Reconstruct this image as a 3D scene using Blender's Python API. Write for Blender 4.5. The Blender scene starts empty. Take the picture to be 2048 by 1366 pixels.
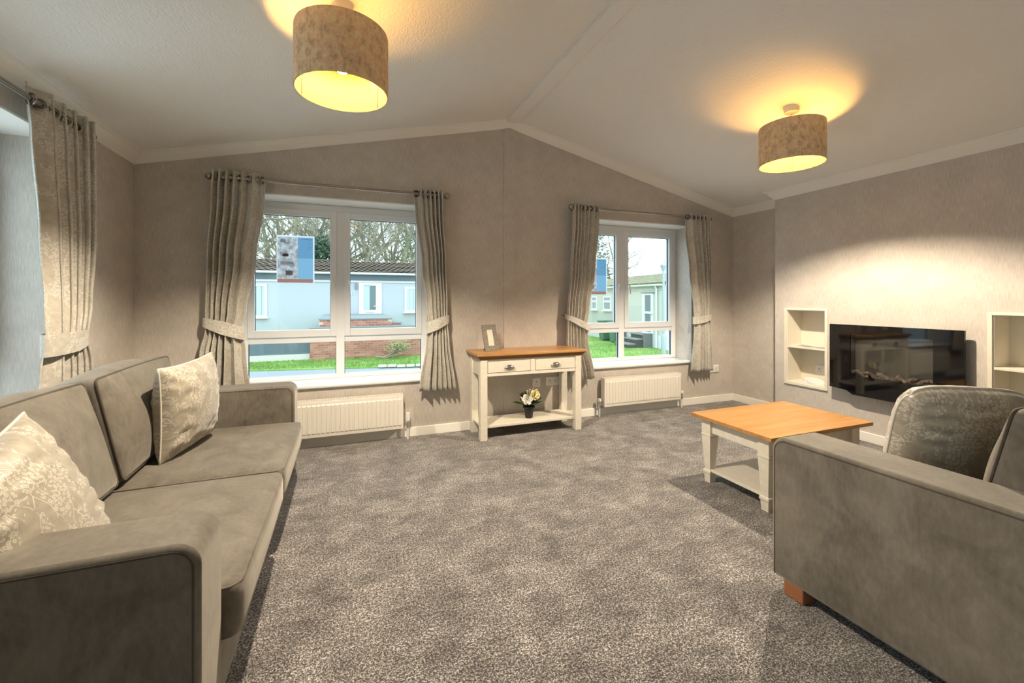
import bpy, bmesh, math, random
from mathutils import Vector, Matrix
PI = math.pi
S = bpy.context.scene
C = S.collection

# ------------------------------------------------------------------ camera, sky, exposure
cam_d = bpy.data.cameras.new('camera')
cam = bpy.data.objects.new('camera', cam_d); C.objects.link(cam)
cam_d.sensor_fit = 'HORIZONTAL'; cam_d.sensor_width = 36.0
cam_d.lens = 36.0 * 860.4 / 2048
cam_d.shift_y = (597.2 - 683.0) / 2048
cam_d.clip_start = 0.02; cam_d.clip_end = 400
cam.location = (0, 0, 1.2)
cam.rotation_euler = (PI / 2, 0, -0.366134)
S.camera = cam

W = bpy.data.worlds.new('overcast_sky'); S.world = W; W.use_nodes = True
bg = W.node_tree.nodes['Background']
bg.inputs['Color'].default_value = (0.70, 0.88, 1.0, 1)
bg.inputs['Strength'].default_value = 2.8

sun_d = bpy.data.lights.new('veiled_sun', 'SUN'); sun = bpy.data.objects.new('veiled_sun', sun_d); C.objects.link(sun)
sun_d.energy = 0.6; sun_d.angle = math.radians(100); sun_d.color = (1, 0.98, 0.94)
sun.rotation_euler = (math.radians(48), 0, math.radians(8)); sun.location = (0, -10, 20)

S.view_settings.view_transform = 'Standard'
S.view_settings.look = 'None'
S.view_settings.gamma = 1.0
S.view_settings.use_curve_mapping = False
S.view_settings.exposure = 0.33
S.cycles.use_denoising = True
S.cycles.max_bounces = 9
S.cycles.diffuse_bounces = 5
S.cycles.transparent_max_bounces = 16
S.cycles.caustics_reflective = False
S.cycles.caustics_refractive = False
S.cycles.sample_clamp_indirect = 6.0

BULB = 5900.0          # radiance of the pendant bulbs
BULB_COL = (1.0, 0.845, 0.645, 1)

# ------------------------------------------------------------------ materials
M = {}
def mat(name, col, rough=0.6, metal=0.0, spec=0.5, sheen=0.0, coat=0.0):
    m = bpy.data.materials.new(name); m.use_nodes = True
    b = m.node_tree.nodes['Principled BSDF']
    b.inputs['Base Color'].default_value = (*col, 1)
    b.inputs['Roughness'].default_value = rough
    b.inputs['Metallic'].default_value = metal
    b.inputs['Specular IOR Level'].default_value = spec
    if sheen:
        b.inputs['Sheen Weight'].default_value = sheen
        b.inputs['Sheen Roughness'].default_value = 0.45
    if coat: b.inputs['Coat Weight'].default_value = coat
    M[name] = m
    return m
def nd(m, typ, **kw):
    n = m.node_tree.nodes.new(typ)
    for k, v in kw.items():
        if k in n.inputs: n.inputs[k].default_value = v
        else: setattr(n, k, v)
    return n
def lk(m, a, b): m.node_tree.links.new(a, b)
def bsdf(m): return m.node_tree.nodes['Principled BSDF']
def coords(m, scale=(1, 1, 1), kind='Object', rot=(0, 0, 0)):
    t = nd(m, 'ShaderNodeTexCoord'); mp = nd(m, 'ShaderNodeMapping')
    mp.inputs['Scale'].default_value = scale; mp.inputs['Rotation'].default_value = rot
    lk(m, t.outputs[kind], mp.inputs['Vector']); return mp.outputs['Vector']
def noise(m, vec, scale, detail=3.0, rough=0.55, dist=0.0):
    n = nd(m, 'ShaderNodeTexNoise'); n.inputs['Scale'].default_value = scale
    n.inputs['Detail'].default_value = detail; n.inputs['Roughness'].default_value = rough
    n.inputs['Distortion'].default_value = dist
    lk(m, vec, n.inputs['Vector']); return n.outputs['Fac']
def ramp(m, fac, stops):
    r = nd(m, 'ShaderNodeValToRGB'); e = r.color_ramp.elements
    e[0].position, e[0].color = stops[0][0], (*stops[0][1], 1)
    e[1].position, e[1].color = stops[-1][0], (*stops[-1][1], 1)
    for p, c in stops[1:-1]:
        k = e.new(p); k.color = (*c, 1)
    lk(m, fac, r.inputs['Fac']); return r.outputs['Color']
def mixc(m, fac, a, b, mode='MIX'):
    x = nd(m, 'ShaderNodeMix', data_type='RGBA', blend_type=mode)
    for s, v in ((0, fac), (6, a), (7, b)):
        if hasattr(v, 'node'): lk(m, v, x.inputs[s])
        elif s == 0: x.inputs[0].default_value = v
        else: x.inputs[s].default_value = (*v, 1)
    return x.outputs[2]
def math_n(m, op, a, b=0.0, c=None):
    x = nd(m, 'ShaderNodeMath', operation=op)
    for i, v in enumerate((a, b) if c is None else (a, b, c)):
        if hasattr(v, 'node'): lk(m, v, x.inputs[i])
        else: x.inputs[i].default_value = v
    return x.outputs[0]
def bump(m, h, strength=0.3, dist=0.01):
    b = nd(m, 'ShaderNodeBump'); b.inputs['Strength'].default_value = strength; b.inputs['Distance'].default_value = dist
    lk(m, h, b.inputs['Height']); lk(m, b.outputs['Normal'], bsdf(m).inputs['Normal'])
def base(m, col): lk(m, col, bsdf(m).inputs['Base Color'])

# wallpaper: vertical linen streaks
m = mat('wallpaper', (0.5, 0.45, 0.4), 0.62, spec=0.35)
tc = nd(m, 'ShaderNodeTexCoord'); sp = nd(m, 'ShaderNodeSeparateXYZ'); lk(m, tc.outputs['Object'], sp.inputs[0])
cb = nd(m, 'ShaderNodeCombineXYZ')
lk(m, math_n(m, 'ADD', math_n(m, 'MULTIPLY', sp.outputs[0], 190.0), math_n(m, 'MULTIPLY', sp.outputs[1], 190.0)), cb.inputs[0])
lk(m, math_n(m, 'MULTIPLY', sp.outputs[2], 16.0), cb.inputs[1])
st = noise(m, cb.outputs[0], 1.0, 4.0, 0.65)
bl = noise(m, tc.outputs['Object'], 7.0, 3.0, 0.6)
c1 = ramp(m, st, [(0.28, (0.43, 0.38, 0.33)), (0.5, (0.56, 0.505, 0.445)), (0.74, (0.71, 0.65, 0.58))])
base(m, mixc(m, 0.35, c1, ramp(m, bl, [(0.3, (0.46, 0.42, 0.37)), (0.7, (0.66, 0.61, 0.55))])))
bump(m, st, 0.25, 0.002)

# artex style ceiling
m = mat('ceiling_paint', (0.87, 0.86, 0.82), 0.8, spec=0.2)
v = coords(m, (1, 0.25, 1), rot=(0, 0, 0.5))
a1 = noise(m, v, 110.0, 2.0, 0.6, 0.6)
a2 = noise(m, coords(m), 60.0, 3.0, 0.6)
bump(m, math_n(m, 'ADD', a1, a2), 0.55, 0.006)
mat('trim_paint', (0.88, 0.85, 0.78), 0.5)
mat('upvc', (0.80, 0.81, 0.82), 0.28)
mat('sill_gloss', (0.84, 0.86, 0.88), 0.10)
mat('gasket', (0.03, 0.03, 0.03), 0.5)

# carpet
m = mat('carpet', (0.2, 0.17, 0.15), 0.95, spec=0.1, sheen=0.25)
v = coords(m)
f1 = noise(m, v, 190.0, 2.0, 0.75)
f2 = noise(m, v, 95.0, 2.0, 0.6)
f3 = noise(m, v, 4.5, 6.0, 0.7, 0.3)
f4 = noise(m, coords(m, (1, 3, 1), rot=(0, 0, 0.7)), 7.0, 4.0, 0.65, 0.4)
sp_ = math_n(m, 'ADD', math_n(m, 'MULTIPLY', f1, 0.6), math_n(m, 'MULTIPLY', f2, 0.4))
spk = ramp(m, sp_, [(0.37, (0.023, 0.020, 0.018)), (0.5, (0.142, 0.131, 0.123)), (0.62, (0.58, 0.555, 0.53))])
pat = ramp(m, math_n(m, 'ADD', math_n(m, 'MULTIPLY', f3, 0.65), math_n(m, 'MULTIPLY', f4, 0.35)),
           [(0.36, (0.55, 0.53, 0.52)), (0.5, (1.0, 0.98, 0.96)), (0.66, (1.75, 1.72, 1.70))])
base(m, mixc(m, 1.0, spk, pat, 'MULTIPLY'))
bump(m, sp_, 0.9, 0.01)

mat('vinyl_floor', (0.62, 0.57, 0.50), 0.4)  # pale colour of the added light-bouncing floor
# velvet upholstery
def velvet(name, lo, hi, sheen=0.5):
    m = mat(name, lo, 0.75, spec=0.25, sheen=sheen)
    bsdf(m).inputs['Sheen Tint'].default_value = (0.75, 0.70, 0.62, 1)
    v = coords(m)
    n1 = noise(m, v, 6.0, 5.0, 0.6, 0.8)
    n2 = noise(m, coords(m, (1, 1, 0.35)), 70.0, 3.0, 0.6)
    base(m, ramp(m, math_n(m, 'ADD', math_n(m, 'MULTIPLY', n1, 0.7), math_n(m, 'MULTIPLY', n2, 0.3)), [(0.32, lo), (0.68, hi)]))
    bump(m, noise(m, v, 400.0, 2.0), 0.2, 0.002)
    return m
velvet('sofa_velvet', (0.090, 0.078, 0.061), (0.205, 0.182, 0.148))
velvet('piping_velvet', (0.05, 0.04, 0.03), (0.09, 0.075, 0.06), 0.3)
mat('foot_wood', (0.30, 0.12, 0.05), 0.45)

# blossom print fabric, pattern laid out in UV metres
def blossom(name, ground, print_, rough=0.6, sheen=0.35, k=1.0):
    m = mat(name, ground, rough, spec=0.4, sheen=sheen)
    t = nd(m, 'ShaderNodeTexCoord'); uv = t.outputs['UV']
    wob = nd(m, 'ShaderNodeTexNoise'); wob.inputs['Scale'].default_value = 10 * k; lk(m, uv, wob.inputs['Vector'])
    vadd = nd(m, 'ShaderNodeVectorMath', operation='MULTIPLY_ADD')
    lk(m, wob.outputs['Color'], vadd.inputs[0]); vadd.inputs[1].default_value = (0.05 / k, 0.05 / k, 0); lk(m, uv, vadd.inputs[2])
    vo = nd(m, 'ShaderNodeTexVoronoi', voronoi_dimensions='2D'); vo.inputs['Scale'].default_value = 85 * k
    vo.inputs['Randomness'].default_value = 0.8
    lk(m, vadd.outputs[0], vo.inputs['Vector'])
    dots = math_n(m, 'LESS_THAN', vo.outputs['Distance'], 0.36)
    core = math_n(m, 'GREATER_THAN', vo.outputs['Distance'], 0.13)
    dots = math_n(m, 'MULTIPLY', dots, core)
    mp = nd(m, 'ShaderNodeMapping'); mp.inputs['Scale'].default_value = (1.5, 0.75, 1); lk(m, uv, mp.inputs['Vector'])
    cl = noise(m, mp.outputs['Vector'], 9.0 * k, 2.0, 0.5, 1.0)
    mask = math_n(m, 'GREATER_THAN', cl, 0.49)
    ve = nd(m, 'ShaderNodeTexVoronoi', voronoi_dimensions='2D', feature='DISTANCE_TO_EDGE')
    ve.inputs['Scale'].default_value = 22 * k
    mp2 = nd(m, 'ShaderNodeMapping'); mp2.inputs['Scale'].default_value = (1.6, 0.6, 1); lk(m, vadd.outputs[0], mp2.inputs['Vector'])
    lk(m, mp2.outputs['Vector'], ve.inputs['Vector'])
    stem = math_n(m, 'MULTIPLY', math_n(m, 'LESS_THAN', ve.outputs['Distance'], 0.024), math_n(m, 'GREATER_THAN', cl, 0.45))
    tot = math_n(m, 'MAXIMUM', math_n(m, 'MULTIPLY', dots, mask), stem)
    g = noise(m, uv, 40.0, 3.0)
    gc = ramp(m, g, [(0.3, tuple(c * 0.86 for c in ground)), (0.7, tuple(c * 1.12 for c in ground))])
    base(m, mixc(m, tot, gc, print_))
    bump(m, math_n(m, 'ADD', math_n(m, 'MULTIPLY', tot, 0.4), noise(m, uv, 500.0, 2.0)), 0.25, 0.002)
    return m
blossom('curtain_fabric', (0.50, 0.465, 0.395), (0.66, 0.635, 0.58))
blossom('pillow_fabric', (0.36, 0.32, 0.25), (0.56, 0.515, 0.43), 0.45, 0.4)
mat('curtain_lining', (0.62, 0.60, 0.55), 0.8)
mat('pillow_piping', (0.62, 0.58, 0.50), 0.6)

mat('brushed_steel', (0.38, 0.34, 0.30), 0.22, 1.0)
mat('chrome', (0.75, 0.74, 0.72), 0.12, 1.0)
mat('white_plastic', (0.82, 0.80, 0.76), 0.35)
mat('radiator_enamel', (0.80, 0.76, 0.68), 0.35)
m = mat('cream_paint', (0.74, 0.69, 0.58), 0.5)
base(m, ramp(m, noise(m, coords(m), 30.0, 3.0), [(0.3, (0.70, 0.65, 0.545)), (0.7, (0.77, 0.72, 0.61))]))
def wood(name, a, b, axis=0):
    m = mat(name, a, 0.32, spec=0.5)
    sc = [40, 40, 40]; sc[axis] = 2.2
    v = coords(m, tuple(sc)); n1 = noise(m, v, 1.0, 5.0, 0.6, 0.8)
    sc2 = [9, 9, 9]; sc2[axis] = 0.6
    n2 = noise(m, coords(m, tuple(sc2)), 1.0, 2.0, 0.5)
    base(m, ramp(m, math_n(m, 'ADD', math_n(m, 'MULTIPLY', n1, 0.6), math_n(m, 'MULTIPLY', n2, 0.4)), [(0.34, a), (0.66, b)]))
    bump(m, n1, 0.08, 0.002)
    return m
wood('oak', (0.34, 0.155, 0.045), (0.58, 0.31, 0.11))
wood('oak_dark', (0.24, 0.105, 0.032), (0.40, 0.20, 0.07))
m = mat('fire_glass', (0.004, 0.004, 0.005), 0.04, spec=0.6)
mat('fire_inside', (0.035, 0.028, 0.022), 0.7)
m = mat('ember_log', (0.2, 0.13, 0.09), 0.9)
base(m, ramp(m, noise(m, coords(m), 45.0, 4.0, 0.7), [(0.35, (0.015, 0.010, 0.007)), (0.55, (0.10, 0.06, 0.045)), (0.75, (0.34, 0.25, 0.20))]))
mat('niche_paint', (0.74, 0.69, 0.58), 0.55)
m = mat('clear_bag', (0.85, 0.83, 0.78), 0.25); bsdf(m).inputs['Alpha'].default_value = 0.75
mat('paper', (0.85, 0.82, 0.74), 0.6)
mat('card_cream', (0.82, 0.76, 0.62), 0.6)
m = mat('silver_frame', (0.55, 0.50, 0.42), 0.35, 0.6)
base(m, ramp(m, noise(m, coords(m), 160.0, 3.0, 0.7), [(0.35, (0.14, 0.125, 0.10)), (0.65, (0.50, 0.46, 0.40))]))
mat('black_card', (0.012, 0.012, 0.015), 0.7)
mat('black_pot', (0.010, 0.010, 0.011), 0.5)
mat('leaf_green', (0.05, 0.085, 0.025), 0.5)
mat('leaf_grey', (0.14, 0.17, 0.12), 0.6)
mat('petal_white', (0.85, 0.82, 0.74), 0.6)
mat('petal_yellow', (0.80, 0.68, 0.32), 0.6)
mat('stamen', (0.75, 0.70, 0.50), 0.6)

# lampshade: crushed fabric that lets some light through
m = bpy.data.materials.new('lampshade_fabric'); m.use_nodes = True; M['lampshade_fabric'] = m
b = bsdf(m); out = m.node_tree.nodes['Material Output']
b.inputs['Roughness'].default_value = 0.7; b.inputs['Specular IOR Level'].default_value = 0.2
v = coords(m, (1, 1, 0.8)); n1 = noise(m, v, 34.0, 6.0, 0.75, 0.3); n2 = noise(m, coords(m, (1, 1, 0.05)), 150.0, 2.0)
sh = math_n(m, 'ADD', math_n(m, 'MULTIPLY', n1, 0.88), math_n(m, 'MULTIPLY', n2, 0.12))
colr = ramp(m, sh, [(0.36, (0.40, 0.32, 0.20)), (0.62, (0.66, 0.57, 0.41))]); base(m, colr)
tr = nd(m, 'ShaderNodeBsdfTranslucent'); lk(m, ramp(m, sh, [(0.36, (0.30, 0.21, 0.075)), (0.62, (0.58, 0.43, 0.18))]), tr.inputs['Color'])
ad = nd(m, 'ShaderNodeAddShader'); lk(m, b.outputs[0], ad.inputs[0]); lk(m, tr.outputs[0], ad.inputs[1]); lk(m, ad.outputs[0], out.inputs['Surface'])
m = mat('lampshade_lining', (0.036, 0.021, 0.0045), 0.6, spec=0.0)
tr = nd(m, 'ShaderNodeBsdfTranslucent'); tr.inputs['Color'].default_value = (.026, .019, .010, 1)
ad = nd(m, 'ShaderNodeAddShader'); lk(m, bsdf(m).outputs[0], ad.inputs[0]); lk(m, tr.outputs[0], ad.inputs[1]); lk(m, ad.outputs[0], m.node_tree.nodes['Material Output'].inputs['Surface'])
m = bpy.data.materials.new('bulb_glow'); m.use_nodes = True; M['bulb_glow'] = m
em = nd(m, 'ShaderNodeEmission'); em.inputs['Color'].default_value = BULB_COL; em.inputs['Strength'].default_value = BULB
lk(m, em.outputs[0], m.node_tree.nodes['Material Output'].inputs['Surface'])

m = bpy.data.materials.new('bulb_neck_glow'); m.use_nodes = True; M['bulb_neck_glow'] = m  # amber emission added to put a glow on the ceiling
em = nd(m, 'ShaderNodeEmission'); em.inputs['Color'].default_value = (1.0, 0.50, 0.12, 1); em.inputs['Strength'].default_value = 430.0
lk(m, em.outputs[0], m.node_tree.nodes['Material Output'].inputs['Surface'])

# window glass: clear pane with a faint reflection
m = bpy.data.materials.new('window_glass'); m.use_nodes = True; M['window_glass'] = m
nt = m.node_tree; nt.nodes.remove(bsdf(m))
t1 = nd(m, 'ShaderNodeBsdfTransparent'); g1 = nd(m, 'ShaderNodeBsdfGlossy'); g1.inputs['Roughness'].default_value = 0.02
mx = nd(m, 'ShaderNodeMixShader'); mx.inputs[0].default_value = 0.05
t1.inputs['Color'].default_value = (0.97, 0.985, 0.98, 1)
lk(m, t1.outputs[0], mx.inputs[1]); lk(m, g1.outputs[0], mx.inputs[2]); lk(m, mx.outputs[0], nt.nodes['Material Output'].inputs['Surface'])

# outdoors
m = mat('render_grey', (0.47, 0.50, 0.53), 0.9, spec=0.1)
mat('render_cream', (0.56, 0.545, 0.475), 0.9, spec=0.1)
m = mat('painted_brick', (0.66, 0.66, 0.66), 0.9, spec=0.1)
mat('outdoor_white', (0.74, 0.75, 0.76), 0.5)
mat('slate_panel', (0.115, 0.15, 0.17), 0.7)
mat('fascia_dark', (0.10, 0.13, 0.145), 0.6)
mat('dark_pane', (0.16, 0.21, 0.21), 0.12)
mat('net_curtain', (0.50, 0.60, 0.64), 0.8)
m = mat('roof_brown', (0.30, 0.24, 0.19), 0.9)
base(m, ramp(m, noise(m, coords(m), 6.0, 4.0, 0.7), [(0.3, (0.20, 0.155, 0.12)), (0.7, (0.42, 0.355, 0.29))]))
m = mat('roof_mossy', (0.35, 0.33, 0.18), 0.95)
base(m, ramp(m, noise(m, coords(m), 4.0, 5.0, 0.7), [(0.3, (0.11, 0.11, 0.05)), (0.5, (0.20, 0.19, 0.10)), (0.7, (0.36, 0.33, 0.23))]))
m = mat('brick_red', (0.42, 0.17, 0.11), 0.9)
oi = nd(m, 'ShaderNodeObjectInfo')
base(m, ramp(m, oi.outputs['Random'], [(0.0, (0.30, 0.115, 0.075)), (0.5, (0.40, 0.165, 0.105)), (1.0, (0.47, 0.23, 0.155))]))
mat('mortar', (0.62, 0.50, 0.40), 0.95)
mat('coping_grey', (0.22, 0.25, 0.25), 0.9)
m = mat('lawn', (0.2, 0.42, 0.08), 0.95, spec=0.1)
v = coords(m)
base(m, ramp(m, math_n(m, 'ADD', math_n(m, 'MULTIPLY', noise(m, v, 14.0, 4.0, 0.7), 0.5), math_n(m, 'MULTIPLY', noise(m, v, 1.4, 3.0), 0.5)),
             [(0.3, (0.125, 0.22, 0.045)), (0.5, (0.20, 0.33, 0.08)), (0.7, (0.31, 0.44, 0.14))]))
m = mat('tarmac', (0.26, 0.28, 0.29), 0.9)
mat('kerb_stone', (0.62, 0.60, 0.52), 0.9)
mat('bin_green', (0.10, 0.19, 0.12), 0.5)
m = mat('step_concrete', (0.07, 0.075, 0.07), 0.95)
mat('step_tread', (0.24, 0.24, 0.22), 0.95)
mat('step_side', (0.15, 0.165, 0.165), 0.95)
mat('galvanised', (0.36, 0.42, 0.44), 0.5, 0.3)
m = mat('bark', (0.20, 0.18, 0.12), 0.95)
base(m, ramp(m, noise(m, coords(m), 1.2, 3.0), [(0.35, (0.19, 0.165, 0.125)), (0.65, (0.38, 0.355, 0.23))]))
mat('evergreen_leaf', (0.035, 0.085, 0.04), 0.6)
mat('conifer_leaf', (0.10, 0.165, 0.10), 0.8)
mat('ivy_leaf', (0.10, 0.21, 0.075), 0.7)
mat('twig_leaf', (0.34, 0.33, 0.15), 0.8)
mat('twig_bark', (0.36, 0.28, 0.20), 0.9)
def lit_paper(m):
    t_ = nd(m, 'ShaderNodeBsdfTranslucent'); b_ = bsdf(m); src = b_.inputs['Base Color']
    if src.is_linked: lk(m, src.links[0].from_socket, t_.inputs['Color'])
    else: t_.inputs['Color'].default_value = src.default_value
    x_ = nd(m, 'ShaderNodeMixShader'); x_.inputs[0].default_value = .7
    lk(m, b_.outputs[0], x_.inputs[1]); lk(m, t_.outputs[0], x_.inputs[2]); lk(m, x_.outputs[0], m.node_tree.nodes['Material Output'].inputs['Surface'])
mat('poster_sheet', (0.75, 0.77, 0.80), 0.4)
m = mat('poster_photo', (0.5, 0.45, 0.42), 0.5)
base(m, ramp(m, noise(m, coords(m), 28.0, 2.0, 0.5), [(0.35, (0.32, 0.28, 0.27)), (0.5, (0.46, 0.43, 0.43)), (0.65, (0.62, 0.62, 0.66))]))
mat('poster_photo_light', (0.62, 0.62, 0.66), 0.5)
mat('poster_photo_dark', (0.27, 0.22, 0.21), 0.5)
mat('poster_blue', (0.155, 0.31, 0.47), 0.5)
mat('poster_blue_light', (0.235, 0.42, 0.58), 0.5)
mat('poster_print', (0.62, 0.72, 0.80), 0.5)
mat('poster_red', (0.40, 0.185, 0.14), 0.5)

for k_ in [k for k in M if k.startswith('poster_')]: lit_paper(M[k_])

# ------------------------------------------------------------------ mesh builder
class MB:
    def __init__(s): s.v = []; s.f = []; s.uv = []
    def add(s, vs, fs, uv=None):
        o = len(s.v); s.v += [tuple(p) for p in vs]; s.f += [tuple(i + o for i in f) for f in fs]
        s.uv += (uv if uv else [(0, 0)] * len(vs)); return s
    def box(s, x0, x1, y0, y1, z0, z1):
        if x0 > x1: x0, x1 = x1, x0
        if y0 > y1: y0, y1 = y1, y0
        if z0 > z1: z0, z1 = z1, z0
        return s.add([(x0,y0,z0),(x1,y0,z0),(x1,y1,z0),(x0,y1,z0),(x0,y0,z1),(x1,y0,z1),(x1,y1,z1),(x0,y1,z1)],
              [(0,3,2,1),(4,5,6,7),(0,1,5,4),(1,2,6,5),(2,3,7,6),(3,0,4,7)])
    def prism(s, poly, axis, a, b):
        n = len(poly)
        def pt(p, t): return (t, p[0], p[1]) if axis == 0 else ((p[0], t, p[1]) if axis == 1 else (p[0], p[1], t))
        vs = [pt(p, a) for p in poly] + [pt(p, b) for p in poly]
        fs = [tuple(range(n)), tuple(range(2 * n - 1, n - 1, -1))] + [(i, i + n, (i + 1) % n + n, (i + 1) % n) for i in range(n)]
        return s.add(vs, fs)
    def tube(s, pts, r, n=8, closed=False, cap=True):
        pts = [Vector(p) for p in pts]; N = len(pts); vs = []; fs = []
        rr = r if isinstance(r, (list, tuple)) else [r] * N
        ref = None
        for i, p in enumerate(pts):
            if closed: t = pts[(i + 1) % N] - pts[i - 1]
            else: t = pts[min(i + 1, N - 1)] - pts[max(i - 1, 0)]
            t = t.normalized() if t.length > 1e-9 else Vector((0, 0, 1))
            if ref is None:
                ref = Vector((0, 0, 1)) if abs(t.z) < 0.9 else Vector((1, 0, 0))
            ref = ref - t * ref.dot(t)
            if ref.length < 1e-6: ref = t.orthogonal()
            ref.normalize(); q = t.cross(ref)
            for k in range(n):
                a = 2 * PI * k / n; vs.append(p + (ref * math.cos(a) + q * math.sin(a)) * rr[i])
        for i in range(N if closed else N - 1):
            j = (i + 1) % N
            for k in range(n): fs.append((i*n+k, i*n+(k+1)%n, j*n+(k+1)%n, j*n+k))
        if cap and not closed:
            fs.append(tuple(range(n - 1, -1, -1))); fs.append(tuple(range((N-1)*n, N*n)))
        return s.add(vs, fs)
    def lathe(s, prof, n=24, cx=0, cy=0, cz=0, axis='z', cap=True):
        vs = []; fs = []
        for r, z in prof:
            for k in range(n):
                a = 2 * PI * k / n
                p = (r * math.cos(a), r * math.sin(a), z)
                if axis == 'x': p = (p[2], p[0], p[1])
                elif axis == 'y': p = (p[0], p[2], p[1])
                vs.append((cx + p[0], cy + p[1], cz + p[2]))
        L = len(prof)
        for i in range(L - 1):
            for k in range(n): fs.append((i*n+k, i*n+(k+1)%n, (i+1)*n+(k+1)%n, (i+1)*n+k))
        if cap: fs.append(tuple(range(n - 1, -1, -1))); fs.append(tuple(range((L-1)*n, L*n)))
        return s.add(vs, fs)
    def ball(s, c, r, n=14, m_=8, sz=1.0):
        prof = [(max(1e-4, r * math.sin(PI * i / m_)), -r * sz * math.cos(PI * i / m_)) for i in range(m_ + 1)]
        return s.lathe(prof, n, *c)
    def torus(s, c, R, r, axis='y', n=16, k=6):
        pts = []
        for i in range(n):
            a = 2 * PI * i / n; u, v = R * math.cos(a), R * math.sin(a)
            pts.append((c[0] + u, c[1], c[2] + v) if axis == 'y' else ((c[0], c[1] + u, c[2] + v) if axis == 'x' else (c[0] + u, c[1] + v, c[2])))
        return s.tube(pts, r, k, closed=True)
    def grid(s, fn, nu, nv, closed_u=False):
        vs = []; uv = []; fs = []
        for j in range(nv + 1):
            for i in range(nu + 1):
                r = fn(i / nu, j / nv); vs.append(r[:3]); uv.append(r[3:5] if len(r) > 3 else (i / nu, j / nv))
        for j in range(nv):
            for i in range(nu):
                a = j * (nu + 1) + i; fs.append((a, a + 1, a + nu + 2, a + nu + 1))
        return s.add(vs, fs, uv)
    def rbox(s, x0, x1, y0, y1, z0, z1, r, n=10, crown=0.0, crown_bottom=0.0, puff=0.0):
        """box with rounded edges; crown domes the top, puff bulges the front and back"""
        hx, hy, hz = (x1-x0)/2, (y1-y0)/2, (z1-z0)/2; cx, cy, cz = (x0+x1)/2, (y0+y1)/2, (z0+z1)/2
        r = min(r, hx, hy, hz)
        def axis_pts(h):
            e = [-h + r * (1 - math.cos(PI/2 * k / 3)) for k in range(3)]
            mid = [-h + r + (2*h - 2*r) * k / n for k in range(n + 1)]
            return e + mid + [-q for q in reversed(e)]
        ax, ay, az = axis_pts(hx), axis_pts(hy), axis_pts(hz)
        idx = {}; vs = []; fs = []
        def vid(p):
            k = tuple(round(q, 5) for q in p)
            if k not in idx:
                c = [max(-h + r, min(h - r, q)) for q, h in zip(p, (hx, hy, hz))]
                d = Vector([q - w for q, w in zip(p, c)])
                if d.length > 1e-9: d = d.normalized() * r
                q = Vector(c) + d
                u, v, w = q.x / hx, q.y / hy, q.z / hz
                e = max(0, 1 - u*u) * max(0, 1 - v*v)
                if q.z > 0: q.z += crown * e * w
                else: q.z += crown_bottom * e * w
                e2 = max(0, 1 - u*u) * max(0, 1 - w*w); q.y += puff * e2 * v
                idx[k] = len(vs); vs.append((q.x + cx, q.y + cy, q.z + cz))
            return idx[k]
        def face(A, B, fn, flip):
            for i in range(len(A) - 1):
                for j in range(len(B) - 1):
                    q = [vid(fn(A[i], B[j])), vid(fn(A[i+1], B[j])), vid(fn(A[i+1], B[j+1])), vid(fn(A[i], B[j+1]))]
                    fs.append(tuple(reversed(q)) if flip else tuple(q))
        face(ax, ay, lambda a, b: (a, b, hz), False); face(ax, ay, lambda a, b: (a, b, -hz), True)
        face(ax, az, lambda a, b: (a, -hy, b), False); face(ax, az, lambda a, b: (a, hy, b), True)
        face(ay, az, lambda a, b: (hx, a, b), False); face(ay, az, lambda a, b: (-hx, a, b), True)
        return s.add(vs, fs)
    def xform(s, mtx, start=0):
        for i in range(start, len(s.v)): s.v[i] = tuple(mtx @ Vector(s.v[i]))
        return s
    def mesh(s, name):
        me = bpy.data.meshes.new(name); me.from_pydata(s.v, [], s.f); me.update()
        if any(u != (0, 0) for u in s.uv):
            l = me.uv_layers.new(name='UVMap')
            for lp in me.loops: l.data[lp.index].uv = s.uv[lp.vertex_index]
        return me
    def build(s, name, material, parent=None, smooth=False, bevel=0.0, loc=None, rot=None, solid=0.0):
        me = s.mesh(name); me.materials.append(M[material])
        b_ = bmesh.new(); b_.from_mesh(me)
        if not solid: bmesh.ops.recalc_face_normals(b_, faces=b_.faces)
        b_.to_mesh(me); b_.free()
        o = bpy.data.objects.new(name, me); C.objects.link(o)
        if smooth:
            for p in me.polygons: p.use_smooth = True
            if smooth == 'auto': me.set_sharp_from_angle(angle=math.radians(40))
        if parent is not None: o.parent = parent
        if loc is not None: o.location = loc
        if rot is not None: o.rotation_euler = rot
        if bevel:
            md = o.modifiers.new('bevel', 'BEVEL'); md.width = bevel; md.segments = 2; md.limit_method = 'ANGLE'
        if solid:
            md = o.modifiers.new('thickness', 'SOLIDIFY'); md.thickness = solid; md.offset = 0
        return o
def B(*a): return MB().box(*a)
def thing(name, label, cat, loc=(0, 0, 0), rz=0.0, group=None):
    o = bpy.data.objects.new(name, None); C.objects.link(o); o.empty_display_size = 0.1
    o.location = loc; o.rotation_euler = (0, 0, rz)
    o['label'] = label; o['category'] = cat
    if group: o['group'] = group
    return o
def tag(o, label, cat, group=None):
    o['label'] = label; o['category'] = cat
    if group: o['group'] = group
    return o
def struct(o, label=None):
    o['kind'] = 'structure'
    if label: o['label'] = label
    return o
def share(o, parent, loc, name=None, rot=None):
    c = o.copy(); C.objects.link(c); c.parent = parent; c.location = loc
    if rot is not None: c.rotation_euler = rot
    return c

# ------------------------------------------------------------------ the room
XL, XR, YB, XF, YF, YN = -1.417, 4.26, 3.82, 4.075, 3.135, -3.6
XA, ZA, SL = 1.44, 2.88, 0.231
def ceil_z(x): return ZA - SL * abs(x - XA)
WT = 0.34
W1, W2 = -0.05, 2.885            # window centres on the back wall
HW, WZ0, WZ1 = 0.755, 0.475, 2.02
WY0, WY1 = 1.445, 2.955          # window in the left wall

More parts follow.
